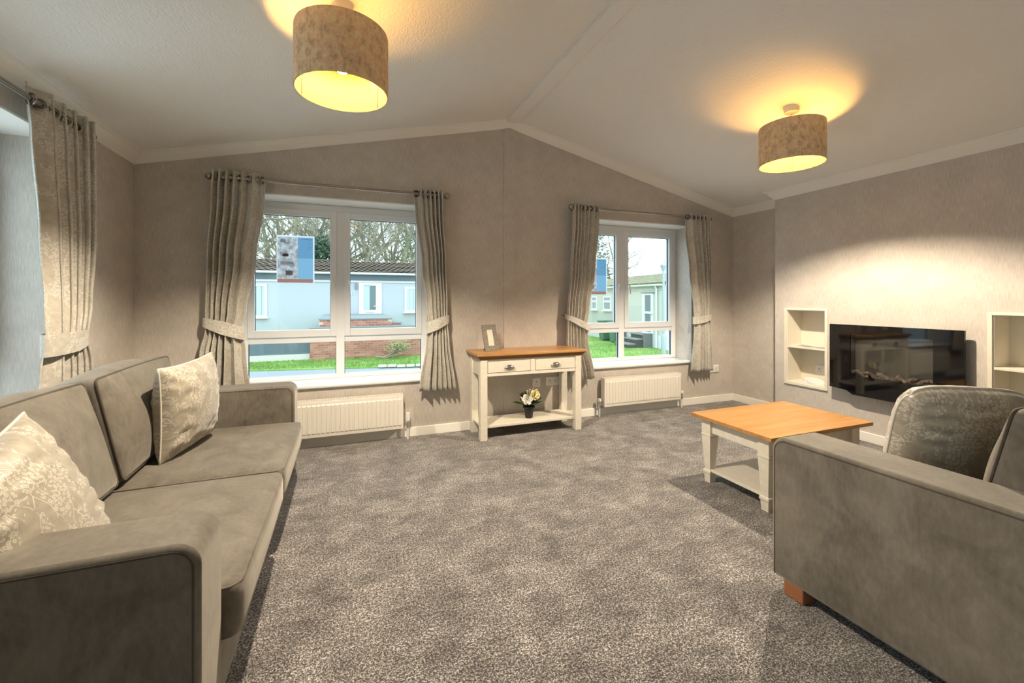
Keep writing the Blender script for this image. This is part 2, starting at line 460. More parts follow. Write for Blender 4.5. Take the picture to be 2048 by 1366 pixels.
struct(B(XL - 0.4, XR + 0.4, YN - 0.2, YB + WT, -0.12, 0).build('floor', 'carpet'), 'mottled brown grey carpet')
struct(B(XL, XF, YN, -.55, 0, .006).build('floor_kitchen', 'vinyl_floor'), 'pale vinyl flooring of the kitchen half')  # added out of view to bounce lamp light up to the ceiling
# back wall with two openings
wb = MB()
xs = [XL - 0.4, W1 - HW, W1 + HW, XA, W2 - HW, W2 + HW, XR + 0.3]
for a, b_, hole in ((xs[0], xs[1], 0), (xs[1], xs[2], 1), (xs[2], xs[3], 0), (xs[3], xs[4], 0), (xs[4], xs[5], 1), (xs[5], xs[6], 0)):
    za, zb = ceil_z(a) + 0.02, ceil_z(b_) + 0.02
    if hole:
        wb.box(a, b_, YB, YB + WT, -0.1, WZ0)
        wb.prism([(a, WZ1), (b_, WZ1), (b_, zb), (a, za)], 1, YB, YB + WT)
    else:
        wb.prism([(a, -0.1), (b_, -0.1), (b_, zb), (a, za)], 1, YB, YB + WT)
struct(wb.build('wall_back', 'wallpaper'), 'gable end wall in greige textured wallpaper')
wl = MB()
zt = ceil_z(XL) + 0.05
wl.box(XL - WT, XL, WY1, YB, -0.1, zt); wl.box(XL - WT, XL, -1.0, WY0, -0.1, zt); wl.box(XL - WT, XL, YN, -2.6, -0.1, zt)
wl.box(XL - WT, XL, -2.6, -1.0, -0.1, .3); wl.box(XL - WT, XL, -2.6, -1.0, 2.04, zt)  # unseen rear opening, added to let in fill daylight
wl.box(XL - WT, XL, WY0, WY1, -0.1, WZ0); wl.box(XL - WT, XL, WY0, WY1, 2.04, zt)
struct(wl.build('wall_left', 'wallpaper'), 'side wall in greige textured wallpaper')
struct(B(XR, XR + 0.3, YF - 0.1, YB, -0.1, ceil_z(XR) + 0.05).build('wall_right', 'wallpaper'), 'short return of side wall beside window')
# fireplace wall, standing proud, with two niches
N1 = (2.64, 3.005, 0.385, 1.088); N2 = (1.14, 1.55, 0.385, 1.088); ND = 0.2
wf = MB(); zt = ceil_z(XF) + 0.02
wf.box(XF, XR + 0.3, N1[1], YF, -0.1, zt); wf.box(XF, XR + 0.3, N2[1], N1[0], -0.1, zt); wf.box(XF, XR + 0.3, YN, N2[0], -0.1, zt)
for n_ in (N1, N2):
    wf.box(XF, XR + 0.3, n_[0], n_[1], -0.1, n_[2]); wf.box(XF, XR + 0.3, n_[0], n_[1], n_[3], zt)
    wf.box(XF + ND, XR + 0.3, n_[0], n_[1], n_[2], n_[3])
struct(wf.build('wall_fireplace', 'wallpaper'), 'proud wall around the electric fire, greige wallpaper')
struct(MB().prism([(XL - 0.3, -0.1), (XR + 0.3, -0.1), (XR + 0.3, ceil_z(XR + .3)), (XA, ZA + 0.02), (XL - 0.3, ceil_z(XL - .3))], 1, YN - 0.15, YN).build('wall_rear', 'wallpaper'))
# vaulted ceiling
struct(MB().prism([(XL - 0.42, ceil_z(XL - .42)), (XA, ZA), (XR + 0.42, ceil_z(XR + .42)), (XR + 0.42, ceil_z(XR + .42) + .15), (XA, ZA + .15), (XL - 0.42, ceil_z(XL - .42) + .15)], 1, YN - 0.15, YB + WT).build('ceiling', 'ceiling_paint'), 'white textured vaulted ceiling')
# ridge cover strip and its twin on the wall
struct(MB().prism([(XA - .052, ZA - .036), (XA + .058, ZA - .036), (XA + .058, ZA), (XA - .052, ZA)], 1, YN, YB - .06).build('trim_1', 'ceiling_paint', bevel=.003), 'flat cover strip along the ceiling ridge')
struct(B(XA - .059, XA + .057, YB - .008, YB + .001, .08, ZA - .05).build('trim_2', 'wallpaper'), 'wallpapered cover strip up the middle of the wall')
# coving
def coving(name, p0, p1, inward, drop=(0, 0), label=None, e0=0.0, e1=0.0):
    """p0,p1 = wall/ceiling junction line, inward = horizontal unit vector into the room; drop = ceiling slope along inward"""
    P0, P1, I = Vector(p0), Vector(p1), Vector(inward)
    prof = [(0, -.066), (.006, -.066), (.012, -.058), (.022, -.050), (.040, -.034), (.056, -.016), (.068, -.010), (.074, -.004), (.080, -.004), (.080, .03), (0, .03)]
    mb = MB(); n = len(prof); vs = []
    d = (P1 - P0).normalized()
    for P, e in ((P0, -e0), (P1, e1)):
        for a, z in prof: vs.append(P + I * a + Vector((0, 0, z + drop[0] * a)) + d * (e * a))
    fs = [tuple(range(n)), tuple(range(2 * n - 1, n - 1, -1))] + [(i, i + n, (i + 1) % n + n, (i + 1) % n) for i in range(n)]
    mb.add(vs, fs); return struct(mb.build(name, 'trim_paint'), label)
cz = ceil_z
coving('trim_3', (XL, YB, cz(XL)), (XA, YB, cz(XA)), (0, -1, 0), label='white coving up the left slope of the gable wall', e0=-1)
coving('trim_4', (XA, YB, cz(XA)), (XR, YB, cz(XR)), (0, -1, 0), label='white coving up the right slope of the gable wall', e1=-1)
coving('trim_5', (XL, YN, cz(XL)), (XL, YB, cz(XL)), (1, 0, 0), (SL, 0), label='white coving along the left side wall', e1=-1)
coving('trim_6', (XR, YF, cz(XR)), (XR, YB, cz(XR)), (-1, 0, 0), (SL, 0), label='white coving on the short wall return', e1=-1)
coving('trim_7', (XF, YN, cz(XF)), (XF, YF, cz(XF)), (-1, 0, 0), (SL, 0), label='white coving along the fireplace wall', e1=1)
coving('trim_8', (XF, YF, cz(XF)), (XR, YF, cz(XR)), (0, 1, 0), label='short coving return beside the fireplace wall', e0=1)
# skirting
def skirt(name, x0, x1, y0, y1, label=None): return struct(B(x0, x1, y0, y1, 0, .08).build(name, 'trim_paint', bevel=.004), label)
skirt('baseboard_back', XL, XR, YB - .016, YB, 'cream skirting along the gable wall')
skirt('baseboard_left', XL, XL + .016, YN, YB - .016, 'cream skirting along the left side wall')
skirt('baseboard_right', XR - .016, XR, YF, YB - .016, 'cream skirting on the short wall return')
skirt('baseboard_fireplace', XF - .016, XF, YN, YF, 'cream skirting along the fireplace wall')

# ------------------------------------------------------------------ windows
def window(name, label, loc, rz, poster=None):
    """local: x across, y outwards (0 = inner face of frame), z from the sill"""
    w = bpy.data.objects.new(name, None); C.objects.link(w); w.location = loc; w.rotation_euler = (0, 0, rz)
    w['kind'] = 'structure'; w['label'] = label
    H = 1.505; fr = MB()
    fr.box(-HW, -HW + .046, 0, .06, 0, H); fr.box(HW - .056, HW, 0, .06, 0, H)
    a, b_ = -HW + .046, HW - .056
    fr.box(a, b_, 0, .06, 0, .032); fr.box(a, b_, 0, .06, H - .055, H)
    fr.box(-.04, .03, .002, .058, .032, H - .055); fr.box(a, -.04, .005, .055, .317, .372); fr.box(.03, b_, .005, .055, .317, .372)
    fr.build('window_frame', 'upvc', w, bevel=.004)
    for a, b_ in ((-HW + .046, -.04), (.03, HW - .056)):
        B(a, b_, .028, .032, .032, .317).build('pane', 'window_glass', w)
        gk = MB(); gk.box(a, a + .004, .02, .04, .032, .317).box(b_ - .004, b_, .02, .04, .032, .317).build('gasket', 'gasket', w)
    for k, (a, b_) in enumerate(((-HW + .044, -.036), (.026, HW - .054))):
        s = MB(); z0, z1 = .368, H - .052
        s.box(a, a + .05, -.014, .0, z0, z1).box(b_ - .05, b_, -.014, .0, z0, z1).box(a + .05, b_ - .05, -.014, .0, z0, z0 + .06).box(a + .05, b_ - .05, -.014, .0, z1 - .055, z1)
        s.box(a + .02, a + .05, .0, .05, z0 + .03, z1 - .02).box(b_ - .05, b_ - .02, .0, .05, z0 + .03, z1 - .02).box(a + .05, b_ - .05, .0, .05, z0 + .03, z0 + .06).box(a + .05, b_ - .05, .0, .05, z1 - .055, z1 - .02)
        so = s.build('sash', 'upvc', w, bevel=.004)
        B(a + .05, b_ - .05, .018, .022, z0 + .06, z1 - .055).build('pane', 'window_glass', so)
        g = MB(); g.box(a + .05, b_ - .05, .01, .03, z1 - .058, z1 - .054).box(a + .05, a + .053, .01, .03, z0 + .06, z1 - .055)
        g.box(b_ - .053, b_ - .05, .01, .03, z0 + .06, z1 - .055).build('gasket', 'gasket', so)
        hx = b_ - .025 if k == 0 else a + .025
        hd = MB(); hd.rbox(hx - .012, hx + .012, -.026, -.014, .79, .86, .008, 3)
        dx = -.02 if k == 0 else .02
        hd.tube([(hx, -.026, .85), (hx, -.045, .852), (hx + dx * .5, -.055, .84), (hx + dx, -.056, .80), (hx + dx, -.054, .745)], [.008, .009, .009, .008, .006], 8)
        hd.build('handle', 'white_plastic', so, smooth=True)
    return w
window('window_1', 'white casement window beside the radiator behind the sofa', (W1, YB + .25, .505), 0)
window('window_2', 'white casement window beside the console table', (W2, YB + .25, .505), 0)
window('window_3', 'white casement window in the left wall behind the sofa', (XL - .25, (WY0 + WY1) / 2, .525), PI / 2)
for i, (n_, xc) in enumerate((('window_4', W1), ('window_5', W2))):
    sl = MB(); sl.rbox(xc - HW - .0, xc + HW + .0, YB - .03, YB + .30, .475, .505, .012, 6)
    o = sl.build('trim_%d' % (9 + i), 'sill_gloss', smooth='auto')
    struct(o, 'glossy white sill below the window ' + ('over the long sofa' if i == 0 else 'right of the console table'))
struct(B(XL - .30, XL + .03, WY0, WY1, .475, .525).build('trim_11', 'sill_gloss', bevel=.008), 'white sill of the side wall window')
for i, xc in enumerate((W1, W2)):      # slim white bead where the wallpaper stops at the head of the reveal
    struct(B(xc - HW, xc + HW, YB - .003, YB + .25, WZ1 - .006, WZ1 + .004).build('trim_%d' % (12 + i), 'trim_paint'), 'white lining of the head of window %s' % ('over the long sofa' if i == 0 else 'right of the console table'))
struct(B(XL - .25, XL + .003, WY0, WY1, 2.034, 2.044).build('trim_14', 'trim_paint'), 'white lining of the head of the side window')

# ------------------------------------------------------------------ posters taped to the panes
def Q(x0, x1, y, z0, z1): return MB().add([(x0, y, z0), (x1, y, z0), (x1, y, z1), (x0, y, z1)], [(0, 1, 2, 3)])
def poster(xc, z0, w_, h_, label):
    y = YB + .25 + .016
    t = thing('property_poster', label, 'poster', (xc, y, z0))
    a, b_ = -w_/2 + .006, w_/2 - .012; s = a + (b_ - a) * .57; zb, zt_ = .004, h_ - .014
    sh_ = Q(-w_/2, a, 0, 0, h_); sh_.add([(b_, 0, 0), (w_/2, 0, 0), (w_/2, 0, h_), (b_, 0, h_)], [(0, 1, 2, 3)])
    sh_.add([(a, 0, 0), (b_, 0, 0), (b_, 0, zb), (a, 0, zb)], [(0, 1, 2, 3)]).add([(a, 0, zt_), (b_, 0, zt_), (b_, 0, h_), (a, 0, h_)], [(0, 1, 2, 3)])
    sh_.build('sheet_border', 'poster_sheet', t)
    Q(a, b_, 0, zb, .035).build('red_band', 'poster_red', t)
    hh = (zt_ - .035) / 4
    for k in range(4):
        z = .035 + k * hh
        p = Q(a, s, 0, z, z + hh).build('photo_print', 'poster_photo', t)
        rnd = random.Random(k + 5)
        for j in range(3):
            xx = a + (s - a) * rnd.uniform(.05, .6); zz = z + hh * rnd.uniform(.1, .5)
            Q(xx, xx + (s - a) * rnd.uniform(.2, .38), -.0004 * (j + 1), zz, zz + hh * rnd.uniform(.2, .42)).build('photo_detail', rnd.choice(('poster_photo_light', 'poster_photo_light', 'poster_photo_dark')), p)
    Q(s, b_, 0, .035 + 2 * hh, zt_).build('blue_panel', 'poster_blue', t)
    Q(s, b_, 0, .035, .035 + 2 * hh).build('lower_blue_panel', 'poster_blue_light', t)
    for k, (ln, hgt) in enumerate(((.85, .008), (.72, .003), (.3, .003), (.34, .003), (.42, .003))):
        zz = h_ - (.034, .058, .075, .095, .113)[k]
        Q(b_ - .008 - (b_ - s) * ln * .9, b_ - .008, -.0006, zz, zz + hgt).build('print_line', 'poster_print', t)
    return t
poster(-.408, 1.332, .29, .405, 'blue and grey printed poster taped to window over the long sofa')
poster(2.552, 1.243, .29, .405, 'blue and grey printed poster half hidden behind curtain beside console table')

# ------------------------------------------------------------------ curtains
def curtain(name, label, cat_loc, rz, st, tie, n=6, seed=1, wide=1.0, rings=True, uvo=0.0, group=None, flip=False):
    """st = rows (z, x0, x1, depth); x0 is the side towards the glass; tie = (z, drop) of the band"""
    rnd = random.Random(seed)
    t = thing(name, label, 'curtain', cat_loc, rz, group)
    ph = [rnd.uniform(-.5, .5) for _ in range(n + 2)]; am = [rnd.uniform(.7, 1.2) for _ in range(n + 2)]
    def row(z):
        for a, b_ in zip(st, st[1:]):
            if a[0] >= z >= b_[0]:
                k = (a[0] - z) / (a[0] - b_[0]); k = k * k * (3 - 2 * k)
                return [p + (q - p) * k for p, q in zip(a[1:], b_[1:])]
        return st[-1][1:]
    z1, z0 = st[0][0], st[-1][0]
    def fn(u, v):
        z = z1 + (z0 - z1) * v
        x0, x1, d = row(z)
        uu = u ** 0.9 if not flip else u
        th = 2 * PI * n * (uu ** 1.35) - .9 * math.sin(PI * uu)
        i = min(n, int(uu * n)); wob = ph[i] * .8 * math.sin(v * 5 + i)
        s_ = math.sin(th + wob * .6)
        y = d * am[i] * (abs(s_) ** .8) * (1 if s_ > 0 else -1) * (1.0 - .25 * math.sin(3 * v + i))
        w_ = x1 - x0
        x = x0 + w_ * uu + .16 * w_ / n * math.sin(2 * th)
        return (x, y, z, uvo + uu * wide, z)
    MB().grid(fn, n * 14, 46).build('curtain_panel', 'curtain_fabric', t, smooth=True, solid=.004)
    # band
    zt_, tilt, bh = tie
    x0, x1, d = row(zt_); xc, rx, ry = (x0 + x1) / 2, abs(x1 - x0) / 2 + .012, d * 1.15 + .014
    sgn = 1 if x1 > x0 else -1
    def band(u, v):
        a = 2 * PI * u; q = v - .5
        th_ = .006
        sec = [(-.5, 0), (.5, 0), (.5, th_), (-.5, th_), (-.5, 0)]
        k = v * 4; i = min(3, int(k)); f = k - i
        hh = sec[i][0] + (sec[i+1][0] - sec[i][0]) * f; tt = sec[i][1] + (sec[i+1][1] - sec[i][1]) * f
        return (xc + (rx + tt) * math.cos(a), (ry + tt) * math.sin(a), zt_ + tilt * math.cos(a) * sgn + hh * bh * (1 - .35 * max(0, math.cos(a) * sgn)), uvo + u * .5, hh * bh)
    MB().grid(band, 40, 8).build('tieback', 'curtain_fabric', t, smooth='auto')
    hb = MB(); hx = x1 + sgn * .014
    hb.tube([(hx, .072, zt_ + tilt + .01), (hx, .03, zt_ + tilt + .012), (hx, .012, zt_ + tilt + .03)], [.006, .006, .008], 8)
    hb.build('holdback_hook', 'brushed_steel', t, smooth=True)
    if rings:
        xa, xb = st[0][1], st[0][2]
        for k in range(n * 2):
            u = (k + .5) / (2 * n); uu = u ** 0.9
            r = MB().torus((0, 0, 0), .025, .005, 'x', 16, 6)
            r.build('eyelet', 'brushed_steel', t, smooth=True, loc=(xa + (xb - xa) * uu, 0, RODZ), rot=(0, 0, .5 if k % 2 else -.5))
    return t
RODZ = 2.098; YC = 3.73
def rod(label, loc, rz, a, b_, br):
    t = thing('curtain_rod', label, 'curtain rod', loc, rz)
    MB().tube([(a, 0, 0), (b_, 0, 0)], .014, 14).build('pole', 'brushed_steel', t, smooth='auto')
    for x, sg in ((a, -1), (b_, 1)):
        f = MB().ball((x + sg * .028, 0, 0), .027, 16, 10).lathe([(.014, -.012), (.014, .012)], 12, x + sg * .004, 0, 0, 'x')
        f.build('finial', 'brushed_steel', t, smooth='auto')
    for x in br:
        MB().tube([(x, .088, 0), (x, .02, 0), (x, .012, -.012)], .006, 8).lathe([(.022, .078), (.022, .089)], 16, x, 0, 0, 'y').build('bracket', 'brushed_steel', t, smooth='auto')
    return t
rod('brushed steel curtain rod over the window behind the sofa arm', (0, YC, RODZ), 0, -.914, .79, (-.88, .755))
rod('brushed steel curtain rod over the window by the console table', (0, YC, RODZ), 0, 2.08, 3.79, (2.12, 3.75))
rod('brushed steel curtain rod along the side wall', (XL + .09, 0, RODZ), PI / 2, 1.05, 3.03, (1.15, 2.99))
curtain('eyelet_curtain', 'patterned beige curtain tied back, falling behind the sofa arm', (0, YC, 0), 0,
        [(2.15, -.58, -.92, .034), (1.95, -.585, -.93, .036), (1.5, -.64, -.955, .036), (1.10, -.705, -.965, .030), (.98, -.735, -.965, .026), (.80, -.71, -1.0, .036), (.40, -.67, -1.07, .042)], (.985, .045, .10), 6, 3, .85)
curtain('eyelet_curtain', 'patterned beige curtain tied back between sofa window and console table', (0, YC, 0), 0,
        [(2.145, .525, .775, .036), (1.95, .545, .78, .036), (1.5, .60, .805, .034), (1.15, .64, .82, .030), (1.0, .655, .82, .026), (.85, .64, .835, .034), (.40, .58, .895, .044)], (.985, .04, .10), 6, 7, .8, uvo=1.3)
curtain('eyelet_curtain', 'patterned beige curtain tied back, hanging down behind the console table', (0, YC, 0), 0,
        [(2.135, 2.375, 2.07, .032), (1.95, 2.37, 2.065, .034), (1.5, 2.325, 2.04, .034), (1.10, 2.26, 2.01, .030), (.95, 2.235, 2.005, .026), (.80, 2.245, 2.0, .034), (.40, 2.32, 2.05, .042)], (.965, .06, .07), 6, 11, .85, uvo=2.4)
curtain('eyelet_curtain', 'patterned beige curtain tied back in corner near the double socket', (0, YC, 0), 0,
        [(2.13, 3.46, 3.80, .032), (1.95, 3.475, 3.81, .034), (1.5, 3.535, 3.825, .034), (1.10, 3.585, 3.825, .030), (.96, 3.60, 3.815, .026), (.80, 3.59, 3.825, .032), (.39, 3.545, 3.85, .040)], (.975, .02, .08), 6, 15, .85, uvo=3.7)
curtain('eyelet_curtain', 'large patterned curtain tied back on the side wall behind the sofa', (XL + .09, 0, 0), PI / 2,
        [(2.165, 2.55, 3.03, .036), (1.95, 2.58, 3.035, .038), (1.5, 2.63, 3.04, .036), (1.15, 2.67, 3.02, .030), (1.0, 2.685, 2.995, .026), (.85, 2.65, 3.03, .034), (.42, 2.60, 3.07, .038)], (.985, .01, .105), 5, 21, .9, uvo=5.1)

# ------------------------------------------------------------------ pendant lamps
def pendant(x, y, label):
    zc = ceil_z(x); t = thing('pendant_lamp', label, 'lamp', (x, y, 2.14), 0, None)
    R, H = .2, .272
    MB().lathe([(R, 0), (R + .002, .006), (R + .002, H - .006), (R, H), (R - .0015, H - .004), (R - .0015, .004), (R, 0)], 64, cap=False).build('shade', 'lampshade_fabric', t, smooth='auto')
    MB().lathe([(R - .0017, .0), (R - .0017, H - .001), (R - .0030, H - .001), (R - .0030, .0), (R - .0017, .0)], 64, cap=False).build('shade_lining', 'lampshade_lining', t, smooth='auto')
    sp_ = MB(); zr = .20
    sp_.torus((0, 0, zr), .022, .003, 'z', 20, 6)
    for k in range(3):
        a = 2 * PI * k / 3 + .6
        sp_.tube([(.022 * math.cos(a), .022 * math.sin(a), zr), ((R - .006) * math.cos(a), (R - .006) * math.sin(a), zr - .10), ((R - .005) * math.cos(a), (R - .005) * math.sin(a), .006)], .0018, 6)
    sp_.build('spider', 'brushed_steel', t, smooth=True)
    MB().lathe([(.010, .30), (.016, .285), (.020, .25), (.021, .21), (.018, .195)], 20).build('lampholder', 'white_plastic', t, smooth='auto')
    bu = MB().lathe([(.002, .092), (.014, .095), (.024, .103), (.029, .114), (.0305, .126), (.0305, .134)], 24).build('bulb', 'bulb_glow', t, smooth='auto')
    MB().lathe([(.031, .1335), (.060, .1335), (.060, .137), (.034, .140), (.030, .150), (.024, .152)], 24).build('bulb_collar', 'white_plastic', bu, smooth='auto')  # added disc that keeps direct bulb light off the ceiling
    MB().lathe([(.024, .152), (.027, .160), (.026, .175), (.019, .192)], 20).build('bulb_neck', 'bulb_neck_glow', bu, smooth='auto')  # added emitter above the bulb, makes the orange glow on the ceiling
    MB().tube([(0, 0, .30), (0, 0, zc - 2.14 - .03)], .0032, 8).build('flex', 'white_plastic', t, smooth=True)
    MB().lathe([(.012, zc - 2.14 - .045), (.036, zc - 2.14 - .04), (.046, zc - 2.14 - .034), (.048, zc - 2.14 + .012)], 28).build('ceiling_rose', 'white_plastic', t, smooth='auto')
pendant(-.02, 2.12, 'drum pendant lamp with crushed fabric shade, hanging above the long sofa side')
pendant(2.913, 2.117, 'drum pendant lamp with crushed fabric shade, hanging above the coffee table')

# ------------------------------------------------------------------ radiators
def radiator(xa, xb, label, valve_r, valve_l):
    y0, y1, z0, z1 = 3.722, 3.792, .10, .385
    t = thing('radiator', label, 'radiator', ((xa + xb) / 2, y1, z0)); w_ = (xb - xa) / 2; h = z1 - z0
    yf = y0 - y1
    MB().rbox(-w_, w_, yf, yf + .012, 0, h, .005, 4).build('front_panel', 'radiator_enamel', t, smooth='auto')
    B(-w_ + .01, w_ - .01, -.012, 0, .01, h - .01).build('rear_panel', 'radiator_enamel', t, bevel=.003)
    B(-w_, -w_ + .004, yf + .004, 0, .004, h + .004).build('side_panel', 'radiator_enamel', t); B(w_ - .004, w_, yf + .004, 0, .004, h + .004).build('side_panel', 'radiator_enamel', t)
    g = MB(); g.box(-w_, w_, yf + .002, yf + .01, h, h + .006).box(-w_, w_, -.008, 0, h, h + .006)
    k = int((xb - xa) / .018)
    for i in range(k): x = -w_ + (i + .5) * (2 * w_) / k; g.box(x - .006, x + .006, yf + .006, -.004, h + .001, h + .005)
    g.build('top_grille', 'radiator_enamel', t)
    n = int((xb - xa - .03) / .0345); p = (2 * w_ - .03) / n; proto = None
    for i in range(n):
        x = -w_ + .015 + (i + .5) * p
        if proto is None:
            r = MB(); a, b_ = p * .40, p * .30
            r.add([(-a, 0, .026), (a, 0, .026), (b_, -.007, .036), (-b_, -.007, .036), (-b_, -.007, h - .036), (b_, -.007, h - .036), (a, 0, h - .026), (-a, 0, h - .026)],
                  [(0, 1, 2, 3), (3, 2, 5, 4), (4, 5, 6, 7), (0, 3, 4, 7), (1, 6, 5, 2)])
            proto = r.build('rib', 'radiator_enamel', t, loc=(x, yf, 0))
        else: share(proto, t, (x, yf, 0))
    for side, kind in ((1, valve_r), (-1, valve_l)):
        if not kind: continue
        x = side * (w_ + .04)
        MB().tube([(side * w_ - side * .005, yf / 2, .03), (x, yf / 2, .03)], .008, 10).tube([(x, yf / 2, -.005), (x, yf / 2, .05)], .011, 10).build('valve_body', 'chrome', t, smooth='auto')
        MB().tube([(x, yf / 2, -z0), (x, yf / 2, .0)], .008, 10).build('pipe', 'white_plastic', t, smooth='auto')
        hh = .075 if kind == 2 else .035
        MB().lathe([(.012, .05), (.019, .056), (.021, .05 + hh * .5), (.018, .05 + hh), (.006, .05 + hh + .002)], 16, x, yf / 2).build('valve_head', 'white_plastic', t, smooth='auto')
    return t
radiator(-.555, .445, 'low white panel radiator half hidden behind the sofa arm', 2, 1)
radiator(2.43, 3.405, 'low white panel radiator right of the console table', 1, 1)

# ------------------------------------------------------------------ sockets and switch plates
def socket(x, z, w_, label, n):
    t = thing('wall_socket', label, 'socket', (x, YB, z))
    MB().rbox(-w_/2, w_/2, -.012, 0, 0, .086, .006, 4).build('plate', 'white_plastic', t, smooth='auto')
    for k in range(n):
        xc = (k - (n - 1) / 2) * .062
        h = MB(); h.box(xc - .004, xc + .004, -.0125, -.0115, .042, .052).box(xc - .016, xc - .009, -.0125, -.0115, .022, .027).box(xc + .009, xc + .016, -.0125, -.0115, .022, .027)
        h.build('pin_slot', 'gasket', t)
        if n > 1: B(xc + .012 * (1 if k else -1) - .006, xc + .012 * (1 if k else -1) + .006, -.016, -.011, .056, .074).build('rocker', 'white_plastic', t, bevel=.002)
socket(1.715, .345, .086, 'single white wall plate below the console table drawers', 1)
socket(1.888, .348, .146, 'double white socket below the console table drawers', 2)
socket(3.965, .345, .146, 'double white socket under the corner curtain', 2)

# ------------------------------------------------------------------ console table
t = thing('console_table', 'cream painted console table with oak top and two drawers', 'table', (1.525, 3.62, 0))
# local: x +-, front y = -.17
XW, YFr, YBk = .482, -.165, .17
for x in (-XW, XW - .062):
    for y in (YFr, YBk - .062): B(x, x + .062, y, y + .062, 0, .684).build('leg', 'cream_paint', t, bevel=.004)
B(-XW + .062, XW - .062, YBk - .03, YBk - .01, .54, .684).build('back_panel', 'cream_paint', t)
for x in (-XW + .012, XW - .030): B(x, x + .018, YFr + .062, YBk - .062, .54, .684).build('side_panel', 'cream_paint', t)
fr = MB(); fr.box(-XW + .062, XW - .062, YFr + .006, YFr + .04, .54, .566).box(-XW + .062, XW - .062, YFr + .006, YFr + .04, .668, .684).box(-.022, .022, YFr + .006, YFr + .04, .566, .668)
fr.build('front_frame', 'cream_paint', t, bevel=.002)
B(-XW + .062, XW - .062, YFr + .035, YBk - .03, .548, .556).build('drawer_floor', 'cream_paint', t)
for xa, xb in ((-XW + .066, -.026), (.026, XW - .066)):
    d = B(xa, xb, YFr + .002, YFr + .03, .57, .665).build('drawer', 'cream_paint', t, bevel=.003)
    xc = (xa + xb) / 2
    def cup(u, v):
        a = PI * u; b_ = PI / 2 * v
        return (xc + .042 * math.cos(a) * math.cos(b_ * .0 + 0) * (1 - .0 * v), YFr + .002 - .024 * math.sin(b_) * (math.sin(a) ** .6), .606 + .028 * math.sin(a) * math.cos(b_))
    c_ = MB().grid(cup, 20, 8); c_.box(xc - .046, xc + .046, YFr - .001, YFr + .003, .603, .608)
    c_.build('cup_handle', 'chrome', d, smooth='auto', solid=.002)
B(-XW + .02, XW - .02, YFr + .03, YBk - .02, .098, .118).build('lower_shelf', 'cream_paint', t, bevel=.002)
tp = MB(); tp.prism([(YFr - .034, .716), (YFr - .034, .738), (YBk + .012, .738), (YBk + .012, .716)], 0, -XW - .034, XW + .034)
tp.build('table_top', 'oak', t, bevel=.003)
ed = MB()
for o_, z0, z1 in ((.026, .708, .716), (.020, .700, .708), (.012, .692, .700), (.005, .684, .692)):
    ed.box(-XW - o_, XW + o_, YFr - o_, YBk + min(o_, .008), z0, z1)
ed.build('top_moulding', 'oak_dark', t, bevel=.002)

# photo frame on the console
t = thing('photo_frame', 'silver mottled photo frame leaning on the console table', 'photo frame', (1.205, 3.62, .7385), math.radians(24))
Rm = Matrix.Rotation(math.radians(-13), 4, 'X')
f = MB(); w_, h = .082, .235
f.box(-w_, -.034, 0, .012, 0, h).box(.034, w_, 0, .012, 0, h).box(-.034, .034, 0, .012, 0, .045).box(-.034, .034, 0, .012, h - .045, h)
f.xform(Rm).build('frame', 'silver_frame', t, bevel=.002)
B(-.036, .036, .003, .009, .043, h - .043).xform(Rm).build('card', 'card_cream', t)
B(-.030, .030, .0015, .003, .095, h - .05).xform(Rm).build('photo_card', 'paper', t)
st_ = MB(); st_.add([(-.03, .014, .005), (.03, .014, .005), (.02, .035, .13), (-.02, .035, .13), (-.035, .085, 0), (.025, .085, 0)], [(0, 1, 2, 3), (3, 2, 5, 4), (0, 3, 4), (1, 5, 2), (0, 4, 5, 1)])
st_.build('easel_back', 'black_card', t)

# potted flowers on the lower shelf
t = thing('potted_flowers', 'black pot of white and yellow artificial flowers on console shelf', 'plant', (1.545, 3.60, .1185))
MB().lathe([(.030, 0), (.034, .004), (.043, .085), (.056, .09), (.056, .105), (.044, .105), (.040, .09), (.010, .088)], 24).build('pot', 'black_pot', t, smooth='auto')
rnd = random.Random(4)
def leaf(mb, p, d, L, w_, up):
    d = Vector(d).normalized(); s = d.cross(Vector(up)).normalized(); n = s.cross(d)
    p = Vector(p)
    mb.add([p, p + d * L * .35 + s * w_ / 2 + n * .004, p + d * L * .75 + s * w_ * .35, p + d * L - n * .01, p + d * L * .75 - s * w_ * .35, p + d * L * .35 - s * w_ / 2 + n * .004, p + d * L * .5 - n * .006],
           [(0, 1, 6), (1, 2, 6), (2, 3, 6), (3, 4, 6), (4, 5, 6), (5, 0, 6)])
for k in range(64):
    a = rnd.uniform(0, 2 * PI); e = rnd.uniform(.25, 1.3); d = (math.cos(a) * math.cos(e), math.sin(a) * math.cos(e), math.sin(e))
    lf = MB(); r0 = rnd.uniform(.01, .045)
    leaf(lf, (d[0] * r0, d[1] * r0, .10 + d[2] * r0), d, rnd.uniform(.075, .125), rnd.uniform(.035, .055), (0, 0, 1) if e < 1 else (1, 0, 0))
    lf.build('leaf', 'leaf_green' if k % 4 else 'leaf_grey', t, solid=.001)
